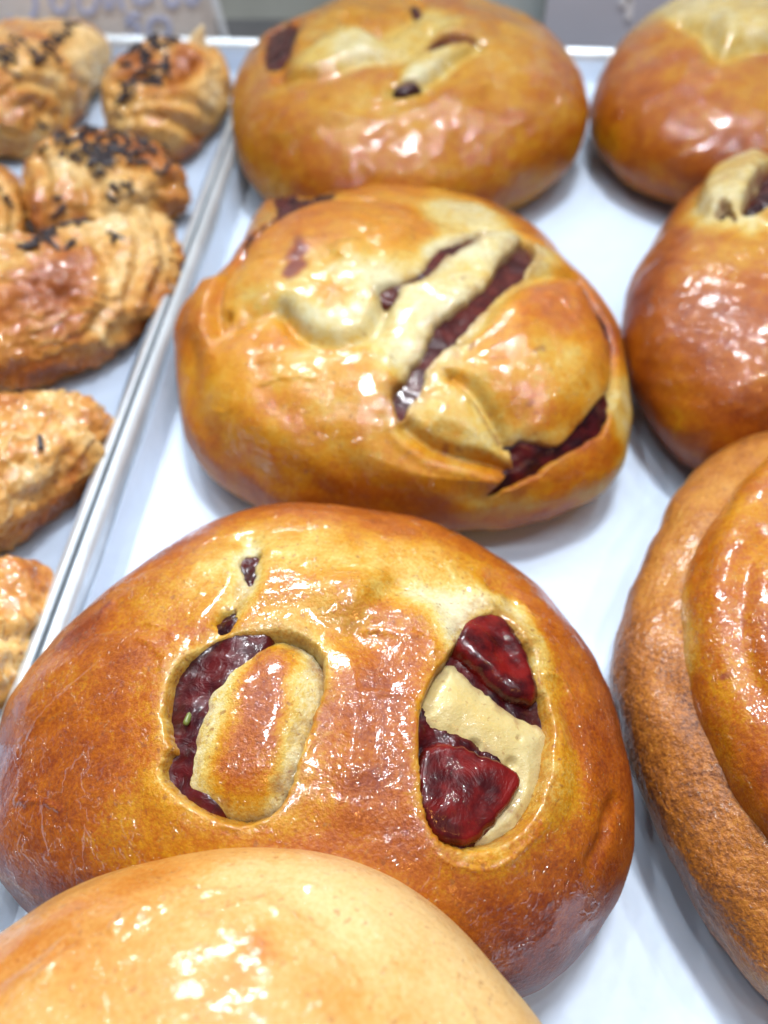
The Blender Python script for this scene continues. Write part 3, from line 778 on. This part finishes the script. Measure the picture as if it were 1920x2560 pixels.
    D.shell('berry_filling', S3, M_JAM, root, grow=0.0018, base=-0.0034, rise=0.0026, edge=0.0015, lumps=0.0004, lsize=0.0050, seed=33)
    D.shell('berry_filling', S4, M_JAM, root, grow=0.0012, base=-0.0026, rise=0.0016, edge=0.0012, lumps=0.0003, lsize=0.002, seed=34)
    D.shell('berry_filling', S5, M_JAM, root, grow=0.0012, base=-0.0028, rise=0.0026, edge=0.0015, lumps=0.0006, lsize=0.002, seed=35)

# ---- bun at the back
def back_bun():
    D = Dome((1025, 385), 0.046, src((578, 280), (585, 210), (615, 140), (660, 85), (720, 55), (770, 30), (830, -8), (920, -28), (1060, -25), (1200, -8), (1290, 25), (1375, 70), (1440, 150), (1472, 245), (1470, 330),
             (1430, 420), (1350, 485), (1260, 530), (1100, 585), (900, 590), (740, 545), (640, 470), (590, 380)), r0=0.058, belly=0.36)
    print('back bun fit', D.err, D.R.min(), D.R.max(), D.c)
    D.grid(520); base_colour(D, 81, lo=0.50, hi=0.54, top=0.46, amp=0.06)
    root = thing('fruit_bun', 'orange brown bun at the back middle with a purple jam patch on its left shoulder', 'bun', tuple(D.c), 'fruit buns on the white paper')
    D.swell(c2((330, 330), (400, 220), (560, 110), (700, 110), (740, 200), (640, 250), (480, 310)), 0.0022, 0.006)
    D.swell(c2((850, 200), (950, 110), (1050, 60), (1200, 110), (1160, 200), (1000, 300), (850, 360), (780, 300)), 0.0020, 0.006)
    D.groove(c2((300, 330), (480, 310), (640, 245), (780, 220), (850, 180), (930, 100)), 0.0026, 0.0026)
    D.groove(c2((780, 370), (900, 340), (1000, 260), (1120, 200)), 0.0034, 0.0024)
    D.groove(c2((360, 100), (320, 220), (290, 310)), 0.0022, 0.0024)
    D.groove(c2((560, 60), (720, 130), (840, 60), (870, 10)), 0.0018, 0.0028)
    D.swell(c2((240, 560), (330, 440), (480, 430), (660, 480), (850, 420), (1000, 340), (1180, 340), (1100, 420), (800, 500), (500, 520), (330, 600)), 0.0010, 0.004)
    D.paint(c2((330, 330), (400, 220), (580, 120), (700, 130), (860, 40), (1000, 60), (1060, 130), (900, 230), (760, 240), (640, 260), (480, 310)), 0.22, 0.006)
    D.paint(c2((760, 380), (830, 300), (1000, 200), (1120, 190), (1000, 270), (900, 350)), 0.10, 0.004)
    D.paint(c2((560, 170), (660, 150), (700, 190), (640, 240), (520, 260)), 0.06, 0.005)
    S1 = c2((270, 110), (340, 98), (378, 112), (350, 170), (310, 230), (270, 285), (235, 280), (228, 230), (240, 160))
    S2 = c2((900, 210), (940, 165), (1010, 148), (1110, 172), (1105, 190), (1000, 195), (930, 215))
    S3 = c2((780, 355), (810, 330), (855, 330), (870, 345), (810, 365))
    S4 = c2((840, 15), (865, 8), (878, 45), (862, 45))
    for S_ in (S1, S2, S3, S4):
        d = D.pit(S_, 0.0035, 0.0016); D.berry = np.maximum(D.berry, 0.9*sstep(0.0005, -0.0008, d))
    D.build('crust', M_BUN3, root)
    for k, S_ in enumerate((S1, S2, S3, S4)):
        D.shell('berry_filling', S_, M_JAM, root, grow=0.0012, base=-0.0036, rise=0.0026, edge=0.002, lumps=0.0004, lsize=0.003, seed=50+k, step=0.0005)

# ---- bun in the upper right corner
def corner_bun():
    D = Dome((1860, 345), 0.046, src((1474, 300), (1480, 220), (1520, 140), (1590, 60), (1690, -5), (1820, -40), (1960, -40), (2120, 0), (2240, 100), (2290, 230), (2270, 360), (2190, 450), (2050, 520), (1880, 545),
             (1740, 530), (1640, 500), (1560, 455), (1500, 390)), r0=0.06, belly=0.34)
    print('corner bun fit', D.err, D.R.min(), D.R.max(), D.c)
    D.grid(420); base_colour(D, 101, lo=0.60, hi=0.62, top=0.50, amp=0.06)
    root = thing('fruit_bun', 'round orange brown bun in the upper right corner with a creased pale top', 'bun', tuple(D.c), 'fruit buns on the white paper')
    D.groove(src((1700, 50), (1770, 80), (1800, 140), (1880, 110), (1960, 100)), 0.0040, 0.0036)
    D.swell(src((1780, 60), (1850, 30), (1960, 20), (1960, 90), (1860, 100), (1800, 120)), 0.003, 0.007)
    D.paint(src((1600, 60), (1700, -10), (1960, -20), (1980, 90), (1860, 130), (1800, 150), (1760, 90), (1700, 50)), 0.15, 0.009)
    D.paint(src((1815, 140), (1850, 128), (1870, 135), (1830, 150)), 0.8, 0.002, ch='berry')
    D.build('crust', M_BUN3, root)

# ---- bun at the right edge, half way up
def right_bun():
    D = Dome((1915, 900), 0.047, src((1552, 820), (1575, 700), (1635, 595), (1700, 515), (1760, 465), (1840, 405), (1930, 385), (2060, 420), (2200, 520), (2310, 680), (2360, 850), (2330, 1020), (2230, 1060), (2080, 1130),
             (1900, 1180), (1760, 1190), (1660, 1120), (1590, 1020), (1558, 920)), r0=0.055, belly=0.36)
    print('right bun fit', D.err, D.R.min(), D.R.max(), D.c)
    D.grid(520); base_colour(D, 121, lo=0.74, hi=0.70, top=0.56, amp=0.06)
    root = thing('fruit_bun', 'smooth red brown bun at the right edge with a pale pinched fold on top', 'bun', tuple(D.c), 'fruit buns on the white paper')
    D.swell(c6((640, 380), (700, 270), (830, 200), (950, 170), (930, 290), (860, 380), (760, 420), (680, 440)), 0.0030, 0.004)
    D.paint(c6((560, 450), (650, 340), (760, 230), (900, 170), (1000, 160), (1000, 400), (900, 500), (780, 480), (640, 470)), 0.12, 0.005)
    S1 = c6((705, 435), (740, 400), (775, 395), (812, 420), (808, 450), (775, 425), (750, 440))
    S2 = c6((830, 410), (860, 340), (940, 230), (1060, 180), (1100, 300), (960, 380), (880, 420))
    for S_ in (S1, S2):
        d = D.pit(S_, 0.0042, 0.0016); D.berry = np.maximum(D.berry, 0.9*sstep(0.0004, -0.0008, d))
    D.build('crust', M_BUN3, root)
    D.shell('berry_filling', S1, M_JAM, root, base=-0.0040, rise=0.002, edge=0.0015, lumps=0.0004, lsize=0.003, seed=61)
    D.shell('berry_filling', S2, M_JAM, root, base=-0.0044, rise=0.003, edge=0.003, lumps=0.0005, lsize=0.003, seed=62)

# ---- two-layered pastry at the lower right
def layered_bun():
    D = Dome((2050, 1985), 0.034, src((1528, 1690), (1545, 1560), (1600, 1390), (1690, 1230), (1800, 1115), (1920, 1055), (2080, 1030), (2260, 1100), (2420, 1300), (2520, 1600), (2560, 2000), (2480, 2350), (2300, 2560),
             (2080, 2600), (1900, 2490), (1760, 2300), (1640, 2090), (1560, 1880)), r0=0.06, belly=0.5)
    print('layered base fit', D.err, D.R.min(), D.R.max(), D.c)
    D.grid(520)
    D.bake = 0.74+0.10*wav(D.P, 0.012, 7, 3); D.wet[:] = 0.6
    D.paint(src((1920, 1090), (1800, 1180), (1700, 1330), (1650, 1450), (1690, 1600), (1760, 1500), (1850, 1300), (1920, 1200)), 0.50, 0.008, amt=0.8)
    D.paint(src((1560, 1560), (1640, 1640), (1700, 1850), (1800, 2100), (1900, 2300), (1700, 2250), (1560, 1900), (1530, 1700)), 0.84, 0.010)
    D.disp += 0.0007*wav(D.P, 0.012, 5, 2)+0.00016*wav(D.P, 0.003, 6, 3, 0.7)
    root = thing('layered_pastry', 'two layered brown pastry at lower right, rough base under a glazed top', 'pastry', tuple(D.c))
    D.build('base_layer', M_ROUGH, root)
    E = Dome((2100, 1800), 0.026, src((1698, 1560), (1715, 1450), (1770, 1330), (1850, 1220), (1930, 1150), (2060, 1090), (2230, 1150), (2400, 1350), (2480, 1650), (2450, 1950), (2330, 2180), (2150, 2260), (1990, 2200),
             (1860, 2060), (1770, 1890), (1712, 1720)), r0=0.05, belly=0.42, z0=0.019)
    print('layered top fit', E.err, E.R.min(), E.R.max(), E.c)
    E.grid(420); base_colour(E, 141, lo=0.58, hi=0.60, top=0.58, amp=0.06); E.wet[:] = 1.0
    E.paint(src((1700, 1500), (1730, 1520), (1740, 1640), (1720, 1700), (1700, 1640)), 0.3, 0.003)
    E.groove(src((1920, 1330), (1870, 1400), (1850, 1560), (1870, 1660), (1920, 1760)), 0.0011, 0.0022)
    E.groove(src((1830, 1240), (1770, 1350), (1740, 1450)), 0.0006, 0.0025)
    for q in (((1715, 1350), (1722, 1352)), ((1850, 1540), (1856, 1544)), ((1800, 1690), (1812, 1686))):
        E.berry = np.maximum(E.berry, 0.7*sstep(0.0009, 0.0002, E.sd(src(*q), False)))
    o = E.build('top_layer', M_BUN3, root); o.location = Vector(E.c-D.c)

front_bun(); near_bun(); middle_bun(); back_bun(); corner_bun(); right_bun(); layered_bun()

# ================================================================== CROISSANTS
random.seed(5)
CAPS = {}
def sprinkles(D, root, pts, spread, n, seed):
    rng = np.random.RandomState(seed)
    line = np.array(pts, float)
    for k in range(n):
        p = line[rng.randint(len(line))]+rng.normal(size=2)*spread
        i = D.near(p)
        if D._last > 60: continue
        P = (D.P+D.Nn*D.disp[..., None]).reshape(-1, 3)[i] if 'FP' not in D.__dict__ else D.FP[i]
        n_ = D.Nn.reshape(-1, 3)[i]
        var = rng.randint(4)
        key = ('sprinkle', var)
        tang = np.cross(n_, rng.normal(size=3)); tang /= np.linalg.norm(tang); dirv = tang+n_*rng.uniform(-0.15, 0.25)
        if key not in CAPS:
            v, f = capsule(0.00058, 0.0034+0.0008*var, 8)
            me = bpy.data.meshes.new('sprinkle'); me.from_pydata(v, [], f); me.materials.append(M_CHOC)
            me.polygons.foreach_set('use_smooth', [True]*len(me.polygons)); CAPS[key] = me
        o = bpy.data.objects.new('sprinkle', CAPS[key]); COL.objects.link(o); o.parent = root
        o.location = Vector(P+n_*0.0007)
        o.rotation_euler = Vector(dirv).to_track_quat('Z', 'X').to_euler()

def croissant(label, centre, h, outline, seed, folds, pale=(), dark=(), tip=None, spr=None, n=340, r0=0.03, jag=0.0006, lumps=()):
    D = Dome(centre, h, outline, r0=r0, belly=0.42, flat=0.9)
    print('croissant fit', label[:30], D.err, D.R.min(), D.R.max(), D.c)
    D.grid(n)
    D.bake = 0.50+0.20*wav(D.P, 0.012, seed, 3)
    r = np.hypot(D.u, D.v); D.wet = 1.3-0.8*sstep(0.45, 0.62, r)
    D.disp += 0.0009*wav(D.P, 0.014, seed+1, 2)+jag*wav(D.P, 0.0042, seed+2, 3, 0.6)
    fd = np.array([math.cos(seed*0.7), math.sin(seed*0.7), 0.9]); fd /= np.linalg.norm(fd)
    ph = (D.P @ fd)/0.0042+1.1*wav(D.P, 0.013, seed+5, 2)+0.25*wav(D.P, 0.004, seed+6, 2)
    saw = ph % 1.0; edge = np.exp(-((saw-0.04)/0.10)**2)+np.exp(-((saw-1.04)/0.10)**2)
    brk = sstep(-0.5, 0.4, wav(D.P, 0.009, seed+8, 2))
    D.disp += 0.0009*brk*(1-saw)*sstep(0, 0.06, saw); D.bake -= 0.30*edge*brk; D.bake += 0.16*brk*sstep(0.5, 1.0, saw)
    for f, dep in folds:
        D.groove(f, dep, 0.0018, one=dep*0.45); D.paint(f, 0.22, 0.003, closed=False, width=0.0008, amt=0.6)
    for l in lumps: D.swell(l[0], l[1], 0.004)
    for p in pale: D.paint(p, 0.12, 0.005, amt=0.85)
    for p in dark: D.paint(p, 0.86, 0.005, amt=0.85)
    root = thing('croissant', label, 'croissant', tuple(D.c), 'croissants on the left tray')
    D.FP = (D.P+D.Nn*D.disp[..., None]).reshape(-1, 3)
    D.build('body', M_FLAKE, root)
    if tip:
        uv, xyz = D.trace([tip]); P0 = xyz[0]; V = []; F = []; NR = 9
        for a in range(NR+1):
            f = a/NR; rr = 0.0036*(1-f)**0.7+0.0003
            cx = P0+np.array([0.0035*f*f, 0.0, -0.002+0.0085*f])
            for b in range(14):
                t = 2*math.pi*b/14; V.append(cx+np.array([rr*math.cos(t)*(1.25-0.2*f), rr*math.sin(t)*0.6, 0.0006*math.sin(3*t+a)]))
        for a in range(NR):
            for b in range(14): F.append((a*14+b, a*14+(b+1) % 14, a*14+14+(b+1) % 14, a*14+14+b))
        F.append(tuple(NR*14+b for b in range(14)))
        n_ = len(V); mesh_obj('pastry_tip', V, F, M_FLAKE, root, dict(bake=np.full(n_, 0.02), berry=np.zeros(n_), wet=np.full(n_, 0.2)))
    if False:
        D.shell('pastry_tip', tip, M_FLAKE, root, base=-0.002, rise=0.004, edge=0.002, lumps=0.0006, lsize=0.003, seed=seed+9, bake=lambda P, d, t: 0.05+0*d, wet=0.2)
    if spr:
        for pts, spread, k in spr: sprinkles(D, root, pts, spread, k, seed+len(pts))
    return D, root

croissant('pale puffy croissant at the far left corner of its tray, dusted with dark sprinkles', (50, 345), 0.030,
          c1((-260, 500), (-200, 250), (0, 120), (200, 112), (400, 110), (520, 150), (600, 250), (620, 350), (560, 480), (470, 600), (380, 720), (260, 820), (120, 880), (-100, 860), (-230, 700)), 201,
          [(c1((-20, 560), (150, 450), (300, 500), (360, 620), (330, 740)), 0.0018), (c1((20, 620), (150, 560), (240, 620), (230, 700)), 0.0014), (c1((100, 350), (300, 380), (480, 480)), 0.0012)],
          pale=[c1((400, 150), (520, 170), (600, 280), (600, 380), (500, 480), (420, 400), (380, 260)), c1((60, 400), (200, 360), (360, 420), (300, 500), (100, 480))],
          dark=[c1((200, 820), (420, 640), (500, 560), (400, 720), (250, 850))],
          spr=[(c1((60, 330), (150, 290), (240, 260), (320, 200), (380, 160), (50, 400), (0, 300), (100, 240), (220, 330), (300, 310)), 10, 46), (c1((230, 680), (90, 800)), 4, 2)])
croissant('small croissant touching the back rim with a white pastry tip and dark sprinkles', (425, 315), 0.030,
          c1((560, 560), (580, 450), (640, 330), (760, 260), (900, 225), (1020, 230), (1140, 245), (1230, 290), (1275, 400), (1270, 550), (1200, 690), (1100, 800), (990, 885), (900, 880), (760, 850), (620, 760)), 221,
          [(c1((640, 470), (800, 440), (960, 460), (1060, 430), (1090, 360)), 0.0020), (c1((700, 590), (860, 560), (1050, 570), (1180, 640)), 0.0016), (c1((640, 660), (820, 640), (1000, 680), (1100, 760)), 0.0014), (c1((660, 360), (860, 320), (1040, 300)), 0.0014)],
          pale=[c1((1080, 420), (1200, 400), (1240, 560), (1150, 640), (1060, 560))],
          dark=[c1((960, 270), (1060, 280), (1090, 370), (1020, 400), (960, 350)), c1((640, 300), (800, 260), (900, 330), (780, 440), (650, 420)), c1((900, 880), (1050, 780), (1150, 700), (1080, 820), (980, 890))],
          spr=[(c1((700, 290), (760, 250), (850, 230), (950, 220), (800, 300), (720, 370), (900, 270)), 9, 34), (c1((860, 400), (920, 390), (800, 420)), 9, 14), (c1((700, 500), (740, 460), (800, 450), (870, 455), (930, 460), (680, 550)), 7, 22)], tip=(492, 112))
croissant('ridged croissant with the thickest heap of dark sprinkles, in the middle of the croissants', (265, 510), 0.024,
          c1((135, 1050), (150, 900), (240, 800), (420, 740), (600, 730), (760, 750), (880, 790), (940, 870), (985, 970), (1055, 1060), (1060, 1130), (1000, 1200), (930, 1210), (800, 1260), (500, 1340), (250, 1330), (160, 1200)), 241,
          [(c1((540, 1160), (520, 1020), (440, 900), (300, 820)), 0.0022), (c1((890, 1150), (860, 1060), (960, 1010), (1040, 1060)), 0.0018), (c1((560, 1000), (700, 950), (860, 980), (930, 1000)), 0.0016), (c1((200, 1200), (260, 1000), (230, 880)), 0.0014)],
          pale=[c1((540, 1180), (620, 1120), (700, 1090), (700, 1150), (600, 1200)), c1((600, 1000), (760, 1000), (850, 1060), (700, 1080))],
          dark=[c1((870, 1110), (960, 1080), (1050, 1100), (1000, 1190), (900, 1200)), c1((160, 1060), (260, 1080), (300, 1200), (220, 1290), (160, 1200)), c1((700, 780), (860, 790), (930, 900), (800, 900))],
          spr=[(c1((300, 810), (380, 790), (460, 760), (540, 730), (600, 800), (500, 830), (560, 880), (640, 860), (580, 930), (700, 780), (740, 850), (440, 870), (380, 850), (620, 760), (530, 900), (600, 900)), 12, 88),
               (c1((800, 780), (850, 830), (780, 910), (860, 950), (930, 900)), 9, 16), (c1((700, 1050), (640, 1040), (600, 1100), (560, 1130), (330, 1130)), 8, 9)], jag=0.0009)
croissant('croissant mostly hidden by the left frame edge beside the heaped sprinkles', (-80, 560), 0.022,
          c1((-400, 1100), (-300, 920), (-120, 880), (40, 920), (120, 1000), (145, 1120), (140, 1300), (90, 1420), (-60, 1440), (-300, 1380)), 261,
          [(c1((-40, 1000), (60, 1100), (90, 1250), (60, 1380)), 0.0016)], pale=[c1((0, 1280), (100, 1250), (110, 1380), (20, 1420))],
          spr=[(c1((10, 1080), (30, 1110)), 6, 4)], n=220)
croissant('large dark baked croissant with a ragged pale end near the seam of the trays', (110, 820), 0.028,
          c1((-420, 1750), (-340, 1520), (-100, 1400), (150, 1330), (330, 1280), (480, 1200), (600, 1180), (720, 1160), (840, 1140), (940, 1190), (950, 1290), (1010, 1380), (1010, 1500), (950, 1640), (850, 1780), (700, 1890), (520, 2000),
             (300, 2090), (100, 2150), (-150, 2160), (-360, 2020)), 281,
          [(c1((700, 1180), (780, 1320), (760, 1500), (700, 1650)), 0.0018), (c1((850, 1200), (900, 1330), (900, 1500), (840, 1620)), 0.0018), (c1((540, 1350), (620, 1500), (600, 1680), (500, 1820)), 0.0016),
           (c1((960, 1300), (960, 1420), (930, 1560)), 0.0014), (c1((20, 1560), (250, 1600), (420, 1700)), 0.0010)],
          pale=[c1((620, 1200), (740, 1170), (860, 1150), (940, 1230), (960, 1350), (880, 1420), (780, 1300), (680, 1260)), c1((560, 1500), (700, 1440), (760, 1560), (680, 1700), (560, 1640))],
          dark=[c1((-50, 1620), (200, 1480), (420, 1480), (440, 1620), (300, 1760), (100, 1800), (-60, 1760)), c1((-60, 2000), (300, 2000), (600, 1900), (850, 1740), (700, 1920), (400, 2060), (-60, 2140))],
          spr=[(c1((200, 1340), (260, 1330), (320, 1290), (180, 1380), (420, 1240), (380, 1230)), 9, 24), (c1((400, 1370), (560, 1335), (640, 1340)), 5, 4)], n=460, jag=0.0010, r0=0.045)
croissant('golden croissant with a single dark sprinkle on its flaky top', (10, 1240), 0.024,
          c7((-700, 700), (-620, 380), (-300, 230), (0, 212), (120, 215), (230, 230), (330, 190), (440, 185), (520, 240), (620, 300), (680, 400), (690, 500), (640, 570), (635, 680), (560, 780), (400, 900), (220, 1040), (20, 1170), (-250, 1260), (-560, 1120)), 301,
          [(c7((240, 235), (420, 300), (560, 430), (640, 560)), 0.0024), (c7((100, 860), (250, 820), (380, 700), (400, 600)), 0.0012), (c7((480, 260), (600, 360), (640, 470)), 0.0010)],
          pale=[c7((260, 225), (340, 190), (440, 190), (500, 240), (400, 280)), c7((60, 700), (200, 640), (340, 680), (260, 800), (80, 820)), c7((440, 400), (600, 500), (600, 600), (500, 500))],
          dark=[c7((150, 960), (300, 880), (560, 740), (400, 920), (180, 1060)), c7((500, 260), (640, 350), (680, 480), (620, 500), (560, 370))],
          spr=[(c7((238, 525)), 0.5, 1)], n=420, jag=0.0008, r0=0.045)
croissant('plain brown croissant lowest on the left tray beside the rim', (-90, 1640), 0.022,
          c7((-700, 1800), (-600, 1400), (-300, 1240), (0, 1212), (150, 1215), (260, 1260), (350, 1350), (340, 1500), (300, 1650), (230, 1800), (170, 1950), (100, 2080), (-20, 2200), (-250, 2300), (-560, 2200)), 321,
          [(c7((20, 1700), (150, 1720), (260, 1660)), 0.0014), (c7((60, 1850), (150, 1880), (200, 1860)), 0.0012)],
          pale=[c7((20, 1700), (180, 1730), (240, 1700), (200, 1850), (40, 1900))], dark=[c7((60, 1230), (240, 1260), (340, 1400), (240, 1330))], n=340, jag=0.0006, r0=0.045)

# ================================================================== BEHIND THE TRAYS
def upright(name, px0, px1, y, top, bottom_z, thick, material, lean=0.0):
    x0 = on_y(px0, 60, y)[0]; x1 = on_y(px1, 60, y)[0]
    v = [(x0, y, bottom_z), (x1, y, bottom_z), (x1, y+thick, bottom_z), (x0, y+thick, bottom_z),
         (x0, y+lean, top), (x1, y+lean, top), (x1, y+thick+lean, top), (x0, y+thick+lean, top)]
    f = [(3, 2, 1, 0), (4, 5, 6, 7), (0, 1, 5, 4), (1, 2, 6, 5), (2, 3, 7, 6), (3, 0, 4, 7)]
    return mesh_obj(name, v, f, material, None, smooth=False)

CY = BACKY+0.016
def strokes(name, lines, y, width, material, parent, wob=0):
    """flat marker strokes on a card's face"""
    V = []; F = []
    for ln in lines:
        pts = spline(ln, False, 8)
        w3 = [on_y(px, py, y-0.0004) for px, py in pts]
        w3 = np.array(w3)
        for i, p in enumerate(w3):
            t = w3[min(i+1, len(w3)-1)]-w3[max(i-1, 0)]; t /= max(np.linalg.norm(t), 1e-9)
            s_ = np.array([-t[2], 0, t[0]])*width/2
            for q, yy in ((p+s_, 0), (p-s_, 0), (p-s_, 0.0003), (p+s_, 0.0003)): V.append((q[0], y-0.0005+yy, q[2]))
        b = len(V)-4*len(w3)
        for i in range(len(w3)-1):
            a = b+4*i
            for j in range(4): F.append((a+j, a+(j+1) % 4, a+4+(j+1) % 4, a+4+j))
        F.append((b, b+3, b+2, b+1)); e = b+4*(len(w3)-1); F.append((e, e+1, e+2, e+3))
    return mesh_obj(name, V, F, material, parent, smooth=False)

ct = thing('price_card', 'brownish price card with pale handwriting standing behind the croissants', 'price card', (on_y(250, 60, CY)[0], CY, -0.008))
o = upright('card_sheet', -300, 540, CY, 0.12, -0.008, 0.0012, M_CARD); o.parent = ct; o.matrix_parent_inverse = Matrix.Translation(-ct.location)
o = strokes('handwriting', [
    src((75, -40), (88, 0), (86, 30), (70, 52), (40, 62), (22, 40)), src((150, -30), (128, -5), (138, 25), (160, 28), (172, 0), (165, -30)),
    src((200, -30), (196, 10), (212, 32), (236, 22), (244, -20)), src((258, -40), (262, 10), (276, 16), (282, -10)),
    src((296, -50), (300, 0), (308, 26)), src((330, -30), (340, 4), (362, 4), (380, -10)), src((410, -25), (418, 8), (436, 12), (448, -5)), src((462, -25), (470, 6), (488, 4), (498, -15)),
    src((352, 38), (326, 40), (318, 60), (338, 60), (348, 74), (338, 92), (314, 92)), src((395, 44), (375, 56), (372, 82), (390, 98), (414, 92), (424, 70), (414, 50), (395, 44))],
    CY, 0.0021, M_INK, ct); o.matrix_parent_inverse = Matrix.Translation(-ct.location)
hold = upright('card_holder', 548, 562, CY-0.004, 0.12, -0.008, 0.0015, M_EDGE)
hold.rotation_euler = (0, 0, 0)
for v in hold.data.vertices:
    v.co.x += -(v.co.z-0.012)*0.16
tag(hold, 'thin slanted clear plastic edge strip of the card holder behind the trays', 'card holder')
back = upright('case_backing', -900, 2900, CY+0.06, 0.30, -0.008, 0.004, M_BACK); back['kind'] = 'structure'
pan = upright('display_panel', 1010, 1352, CY+0.02, 0.14, -0.008, 0.004, M_PANEL)
tag(pan, 'pale grey green upright panel behind the tall back bun', 'panel')
ct2 = thing('price_card', 'grey price card marked with a white figure 1 behind the upper right bun', 'price card', (on_y(1600, 60, CY)[0], CY, -0.008))
o = upright('card_sheet', 1360, 2300, CY, 0.12, -0.008, 0.0012, M_CARDG); o.parent = ct2; o.matrix_parent_inverse = Matrix.Translation(-ct2.location)
o = strokes('handwriting', [src((1552, 12), (1572, -6), (1576, -20), (1574, 20), (1570, 48))], CY, 0.0030, M_INKW, ct2); o.matrix_parent_inverse = Matrix.Translation(-ct2.location)
